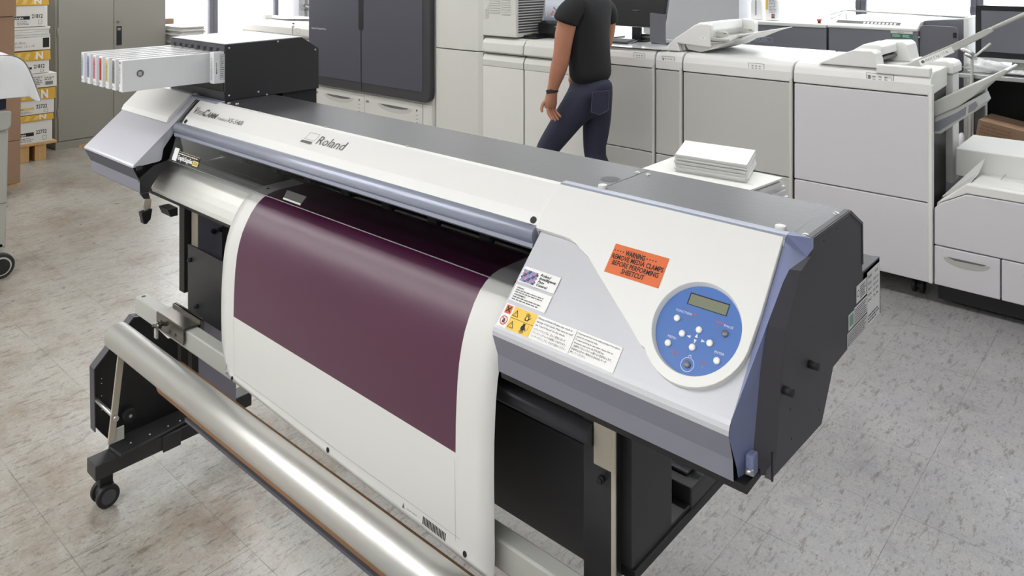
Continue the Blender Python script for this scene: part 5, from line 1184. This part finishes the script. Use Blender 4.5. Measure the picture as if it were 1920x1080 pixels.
b = MB(); fr = Fr((-7.534, 1.98, .640), (0, 1, 0), (0, 0, 1)); rect(b, fr, .10, .25, .02, .095, 'chairg', .001); b.mats = ['green' if q == 'x' else q for q in b.mats]; lines(b, fr, .26, .34, .02, .1, 5, 'lgrey', .001); rect(b, fr, .36, .42, .02, .05, 'lgrey', .001); lines(b, fr, .355, .43, .06, .09, 2, 'inkgrey', .001); b.build('box_label', t)
pbox('white paper box with yellow lid marked 21812, above the green-labelled box', 2.02, 2.375, .765, .880, .082, '21812', 'ink')
t = pbox('low white box with handwriting and a black end stripe, under loose reams', 1.95, 2.385, .968, 1.082, 0, None, 'ink')
b = MB(); fr = Fr((-7.55, 1.95, .968), (0, 1, 0), (0, 0, 1)); rect(b, fr, .375, .425, .02, .105, 'ink', .001); text(b, fr, 'Blast Blue', .12, .06, .022, 'lgrey', shear=.3, n=.001); text(b, fr, 'Linen  12 x 18', .16, .03, .018, 'lgrey', shear=.3, n=.001); b.build('handwriting', t)
sheets('paper_ream', 'loose white reams between the handwritten box and the top paper box', [(-7.98, 1.98), (-7.55, 1.98), (-7.55, 2.38), (-7.98, 2.38)], 1.085, 1.172, .02, 'paper stack', 4, 12)
pbox('white paper box with yellow lid marked 21812, topmost of the stack', 2.0, 2.362, 1.175, 1.362, .07, '21812', 'ink')
# brown cartons on the nearer pallet
pallet('wooden pallet under the brown cartons at the left edge', -7.2, -6.555, 1.2, 1.85, .085)
carton('brown_carton', 'brown carton at the left edge, lowest on its pallet', -7.15, -6.54, 1.20, 1.866, .086, .402)
carton('brown_carton', 'brown carton at the left edge, directly under the white cloth, second from the bottom', -7.15, -6.54, 1.20, 1.868, .404, .726)
carton('brown_carton', 'dark brown carton half hidden behind the white cloth', -7.15, -6.60, 1.22, 1.850, .728, .940)
carton('brown_carton', 'brown carton rising above the white cloth at the left edge', -7.15, -6.54, 1.20, 1.828, .942, 1.325)
carton('brown_carton', 'topmost brown carton at the upper left corner', -7.15, -6.53, 1.20, 1.836, 1.328, 1.62)
# rolling bin with navy tub and cloth
t = thing('rolling_bin', 'grey plastic rolling bin cut by the left edge, with a dark wheel', 'bin', (-5.0, 1.1, 0))
b = MB().use('bin').prism([(1.318, .155), (1.330, .80), (.70, .80), (.72, .155)], 'x', -5.2, -4.86); b.use('bin').prism([(1.318, .80), (1.338, .82), (1.340, .905), (1.30, .910), (.70, .910), (.70, .80)], 'x', -5.22, -4.84); b.build('tub', t, bevel=.010)
MB().use('inkgrey').box(-4.861, -4.859, .75, 1.32, .40, .404).build('seam_line', t)
b = MB().use('rubber').tube([(-4.87, 1.285, .068), (-4.83, 1.285, .068)], .068, 28); o = b.build('wheel', t, bevel=.006)
MB().use('beam').tube([(-4.83, 1.285, .068), (-4.826, 1.285, .068)], .050, 24).use('screen').tube([(-4.829, 1.285, .068), (-4.822, 1.285, .068)], .042, 20).build('hub', o)
MB().use('rubber').tube([(-4.87, .78, .068), (-4.83, .78, .068)], .068, 28).build('wheel', t, bevel=.006)
MB().use('bin').box(-4.90, -4.86, 1.22, 1.30, .06, .18).build('axle_block', t)
tag(MB().use('navy').box(-5.18, -4.88, .70, 1.325, .911, .985).build('navy_tray', bevel=.006), 'dark navy tray on the grey rolling bin, under the white cloth', 'tray')
# draped cloth
cl = MB().use('cloth'); cl.smooth = True
prof = [(.70, 1.205), (.95, 1.208), (1.15, 1.212), (1.27, 1.214), (1.325, 1.212), (1.362, 1.198), (1.392, 1.172), (1.412, 1.135), (1.430, 1.085), (1.447, 1.03), (1.462, .985), (1.470, .948)]
xs = [-5.28 + i * .035 for i in range(14)]; rows = []
for j, (y, z) in enumerate(prof):
    r = []
    for i, x in enumerate(xs):
        s = max(0, (j - 4) / 7); e = 0
        yy = y + .015 * s * math.sin(i * 1.1) - (.03 * s if i < 3 else 0); zz = z + .010 * math.sin(i * .9 + j * .5) * (0.3 + s) + (.05 * s * max(0, (10 - i) / 10))
        r.append((x, yy, zz))
    rows.append(cl.add(r))
for j in range(len(prof) - 1):
    for i in range(len(xs) - 1): cl.face((rows[j] + i, rows[j] + i + 1, rows[j + 1] + i + 1, rows[j + 1] + i), True)
# front drop on the camera side
fr_ = []
for j in range(7):
    r = []
    for q, (y, z) in enumerate(prof):
        zb = .975 if q < 8 else max(.945, z - .12); r.append((xs[-1] + .012 * math.sin(q * 1.4) * j / 6 + .01 * (j > 0), y, z + (min(z, zb) - z) * j / 6))
    fr_.append(cl.add(r))
for j in range(6):
    for q in range(len(prof) - 1): cl.face((fr_[j] + q, fr_[j] + q + 1, fr_[j + 1] + q + 1, fr_[j + 1] + q), True)
o = cl.build('draped_cloth', solid=.002, sub=1); tag(o, 'white cloth draped over the grey rolling bin at the left edge', 'cloth')
tag(MB().use('carton').box(-5.16, -4.86, .72, 1.29, .986, 1.195).build('covered_box', bevel=.006), 'box under the white cloth on the rolling bin', 'box')

# ============================================================ the person walking along the aisle behind the printer
def skin_mesh(name, chains, m, par, sub=2):
    """chains: list of [(x, y, z, rx, ry)] polylines; a chain may start with ('at', index) to branch off an earlier vertex"""
    vs, es, rs, roots = [], [], [], []
    for ch in chains:
        prev = None; pts = ch
        if ch[0][0] == 'at': prev = ch[0][1]; pts = ch[1:]
        for p in pts:
            vs.append(p[:3]); rs.append((p[3], p[4] if len(p) > 4 else p[3]))
            if prev is not None: es.append((prev, len(vs) - 1))
            else: roots.append(len(vs) - 1)
            prev = len(vs) - 1
    me = D.meshes.new(name); me.from_pydata(vs, es, []); o = D.objects.new(name, me); C.objects.link(o)
    o.modifiers.new('skin', 'SKIN').use_smooth_shade = True
    if not me.skin_vertices: bm = bmesh.new(); bm.from_mesh(me); bm.verts.layers.skin.verify(); bm.to_mesh(me); bm.free()
    for i, r in enumerate(rs): me.skin_vertices[0].data[i].radius = r; me.skin_vertices[0].data[i].use_root = i in roots
    sb_ = o.modifiers.new('sub', 'SUBSURF'); sb_.levels = sub; sb_.render_levels = sub
    me.materials.append(M[m])
    if par: o.parent = par; o.matrix_parent_inverse = parent_inv(par)
    return o
PX, PY = -2.80, 3.88
H_ = thing('person', 'person in black t-shirt and dark jeans walking past the white machines, wearing a black wristband', 'person', (PX, PY, 0))
# walks towards -x; left arm and hand are nearest the camera (-y)
sh_l = (-2.775, 3.70, 1.43)
body = [
    [(PX + .04, PY, .95, .06, .085), (PX + .02, PY, 1.05, .07, .10), (PX, PY, 1.20, .075, .11), (PX - .01, PY, 1.34, .075, .115), (PX - .015, PY, 1.44, .065, .10), (PX - .03, PY, 1.52, .052, .055), (PX - .045, PY, 1.575, .055, .055)],
    [('at', 4), (PX + .01, PY - .13, 1.445, .055), (-2.80, 3.69, 1.41, .062), (-2.825, 3.675, 1.30, .064), (-2.838, 3.67, 1.19, .054), (-2.845, 3.672, 1.15, .055), (-2.868, 3.67, 1.07, .055), (-2.900, 3.668, .98, .038), (-2.915, 3.667, .930, .030, .036), (-2.922, 3.666, .890, .034, .046), (-2.926, 3.666, .850, .028, .050), (-2.925, 3.666, .828, .018, .046)],
    [('at', 4), (PX + .0, PY + .13, 1.445, .055), (PX + .01, PY + .20, 1.40, .056), (PX - .01, PY + .225, 1.29, .058), (PX - .04, PY + .23, 1.17, .050), (PX - .13, PY + .22, 1.09, .046), (PX - .22, PY + .20, 1.02, .033), (PX - .245, PY + .195, .99, .030, .036), (PX - .26, PY + .19, .95, .028, .050), (PX - .26, PY + .19, .928, .018, .046)],
    [('at', 0), (PX + .01, PY - .065, .88, .055), (PX - .11, PY - .09, .74, .058), (PX - .24, PY - .095, .555, .054), (PX - .27, PY - .095, .50, .052), (PX - .26, PY - .095, .36, .050), (PX - .235, PY - .095, .16, .038), (PX - .235, PY - .095, .07, .036)],
    [('at', 0), (PX + .02, PY + .065, .88, .055), (PX - .00, PY + .09, .72, .065), (PX - .02, PY + .095, .53, .054), (PX + .0, PY + .095, .47, .052), (PX + .10, PY + .095, .34, .050), (PX + .20, PY + .095, .17, .038), (PX + .24, PY + .095, .10, .036)],
]
# fingers: short chains rooted in the palm, unequal and bent, palm facing back
def fingers(base, fwd, out):
    bx, by, bz = base; res = []
    for k, (dx, ln, cu) in enumerate(((-.028, .070, .010), (-.010, .080, .016), (.010, .076, .022), (.028, .060, .026))):
        p0 = (bx + cu * .1, by + dx, bz + .012); p1 = (bx + .004 + cu * .3, by + dx * 1.1, bz - ln * .40); p2 = (bx + .014 + cu * .9, by + dx * 1.1, bz - ln * .74); p3 = (bx + .030 + cu * 1.2, by + dx * 1.05, bz - ln * .98)
        res.append([(*p0, .0105), (*p1, .0098), (*p2, .0088), (*p3, .0070)])
    res.append([(bx - .004, by + out * .022, bz + .052, .013), (bx - .022, by + out * .046, bz + .022, .0115), (bx - .026, by + out * .054, bz - .006, .0100), (bx - .020, by + out * .056, bz - .028, .0080)])
    return res
body += fingers((-2.926, 3.666, .838), -1, -1) + fingers((PX - .26, PY + .19, .94), -1, 1)
skin_mesh('body', body, 'skin', H_)
# head with face, ears
hx, hy, hz = PX - .055, PY, 1.665
b = MB().use('skin'); b.ball((hx, hy, hz), .098, 28, (1.02, .80, 1.20)); hd = b.build('head', H_, sub=1)
for v in hd.data.vertices:
    d = v.co - Vector((hx, hy, hz))
    if d.z < -.03: v.co.x -= (.03 + d.z) * -.25; v.co.y = hy + d.y * (1 + d.z * 2.2)
    if d.x < -.06 and -.01 < d.z < .03: v.co.x += .006 * (1 if abs(d.y) > .012 else 0)
MB().use('skin').prism([(hx - .095, hz + .02), (hx - .125, hz - .025), (hx - .098, hz - .032)], 'y', hy - .012, hy + .012).build('nose', H_, bevel=.005)
for s_ in (-1, 1):
    b = MB().use('sticker').ball((hx - .085, hy + s_ * .033, hz + .008), .012, 12); e_ = b.build('eye', H_); MB().use('ink').ball((hx - .094, hy + s_ * .033, hz + .008), .005, 8).build('pupil', e_)
    MB().use('hair').box(hx - .101, hx - .085, hy + s_ * .045 - .012 * (s_ > 0) - .0 , hy + s_ * .045 + .012 * (s_ < 0) + .0, hz + .030, hz + .036).build('eyebrow', H_, bevel=.002)
    b = MB().use('skin').ball((hx + .012, hy + s_ * .080, hz - .005), .028, 14, (.65, .35, 1.1)); b.build('ear', H_)
MB().use('red').box(hx - .096, hx - .088, hy - .022, hy + .022, hz - .062, hz - .055).build('mouth', H_, bevel=.003)
b = MB().use('hair').ball((hx + .012, hy, hz + .018), .108, 28, (1.02, .84, 1.13)); hr = b.build('hair', H_)
for v in hr.data.vertices:
    d = v.co - Vector((hx, hy, hz))
    if d.x < -.055 and d.z < .07: v.co = Vector((hx - .02, hy + d.y * .6, hz + .05))
    if d.z < -.05: v.co = Vector((hx + max(.0, d.x) * .8, hy + d.y * .7, hz - .05))
# clothes
shirt = [
    [(PX + .02, PY, .955, .132, .170), (PX + .02, PY, 1.08, .122, .158), (PX, PY, 1.20, .126, .172), (PX - .01, PY, 1.34, .130, .186), (PX - .015, PY, 1.43, .100, .150), (PX - .025, PY, 1.485, .070, .075)],
    [('at', 4), (PX + .01, PY - .13, 1.455, .080), (-2.80, 3.69, 1.42, .084), (-2.815, 3.68, 1.375, .084), (-2.822, 3.675, 1.350, .082)],
    [('at', 4), (PX + .0, PY + .13, 1.455, .080), (PX + .01, PY + .20, 1.41, .074), (PX + .0, PY + .215, 1.36, .070), (PX - .005, PY + .22, 1.33, .070)],
]
skin_mesh('t_shirt', shirt, 'shirt', H_)
jeans = [
    [(PX + .02, PY, 1.02, .118, .155), (PX + .025, PY, .95, .128, .168), (PX + .02, PY, .88, .115, .150)],
    [('at', 2), (PX + .0, PY - .085, .86, .105), (PX - .11, PY - .09, .72, .094), (PX - .24, PY - .095, .555, .076), (PX - .27, PY - .095, .50, .074), (PX - .26, PY - .095, .36, .070), (PX - .235, PY - .095, .16, .060), (PX - .235, PY - .095, .09, .058)],
    [('at', 2), (PX + .02, PY + .085, .86, .105), (PX - .00, PY + .09, .70, .094), (PX - .02, PY + .095, .53, .074), (PX + .0, PY + .095, .47, .072), (PX + .10, PY + .095, .34, .070), (PX + .20, PY + .095, .17, .060), (PX + .235, PY + .095, .12, .058)],
]
jo = skin_mesh('jeans', jeans, 'jeans', H_)
# back pockets with lighter stitching
for s_ in (-1,):
    b = MB().use('jeans'); c_ = Vector((PX + .118, PY + s_ * .070, .875)); ux = Vector((-.45 * -s_, s_ * 1.0, 0)).normalized() * s_; fr = Fr(c_ + Vector((.010, 0, 0)), (-.30 * s_, 1, 0), (.06, 0, 1))
    pts = [(-.062, .072), (.062, .072), (.066, -.045), (0, -.070), (-.066, -.045)]
    b.poly([fr.p(u, v, .016) for u, v in pts]); b.use('stitch')
    for i in range(5):
        a_, e2 = Vector(pts[i]), Vector(pts[(i + 1) % 5]); dd = (e2 - a_).normalized(); q = Vector((-dd.y, dd.x)) * .0022
        b.poly([fr.p(*a_, .0175), fr.p(*e2, .0175), fr.p(*(e2 + q), .0175), fr.p(*(a_ + q), .0175)])
    b.build('back_pocket', jo, solid=.002)
b = MB().use('ink'); b.prism([(.036 * math.cos(t_), .040 * math.sin(t_)) for t_ in [2 * PI * i / 24 for i in range(24)]], 'z', -.012, .012, smooth=True); wb = b.build('wristband', H_, bevel=.003)
wb.matrix_parent_inverse = parent_inv(H_) @ (Matrix.Translation((-2.913, 3.667, .938)) @ Matrix.Rotation(math.radians(-14), 4, 'Y'))
for (x, y, z, rz_) in ((PX - .255, PY - .095, 0, 0), (PX + .20, PY + .095, .03, 14)):
    b = MB().use('deep').prism([(x + .09, z + .02), (x - .17, z + .0 + .012), (x - .19, z + .03), (x - .16, z + .055), (x - .05, z + .075), (x + .0, z + .12), (x + .07, z + .12), (x + .095, z + .06)], 'y', y - .045, y + .045)
    so = b.build('shoe', H_, bevel=.018, seg=3); 
    if rz_: so.matrix_parent_inverse = parent_inv(H_) @ (Matrix.Translation((x, y, 0)) @ Matrix.Rotation(math.radians(-rz_ - 8), 4, 'Y') @ Matrix.Translation((-x, -y, .0)))
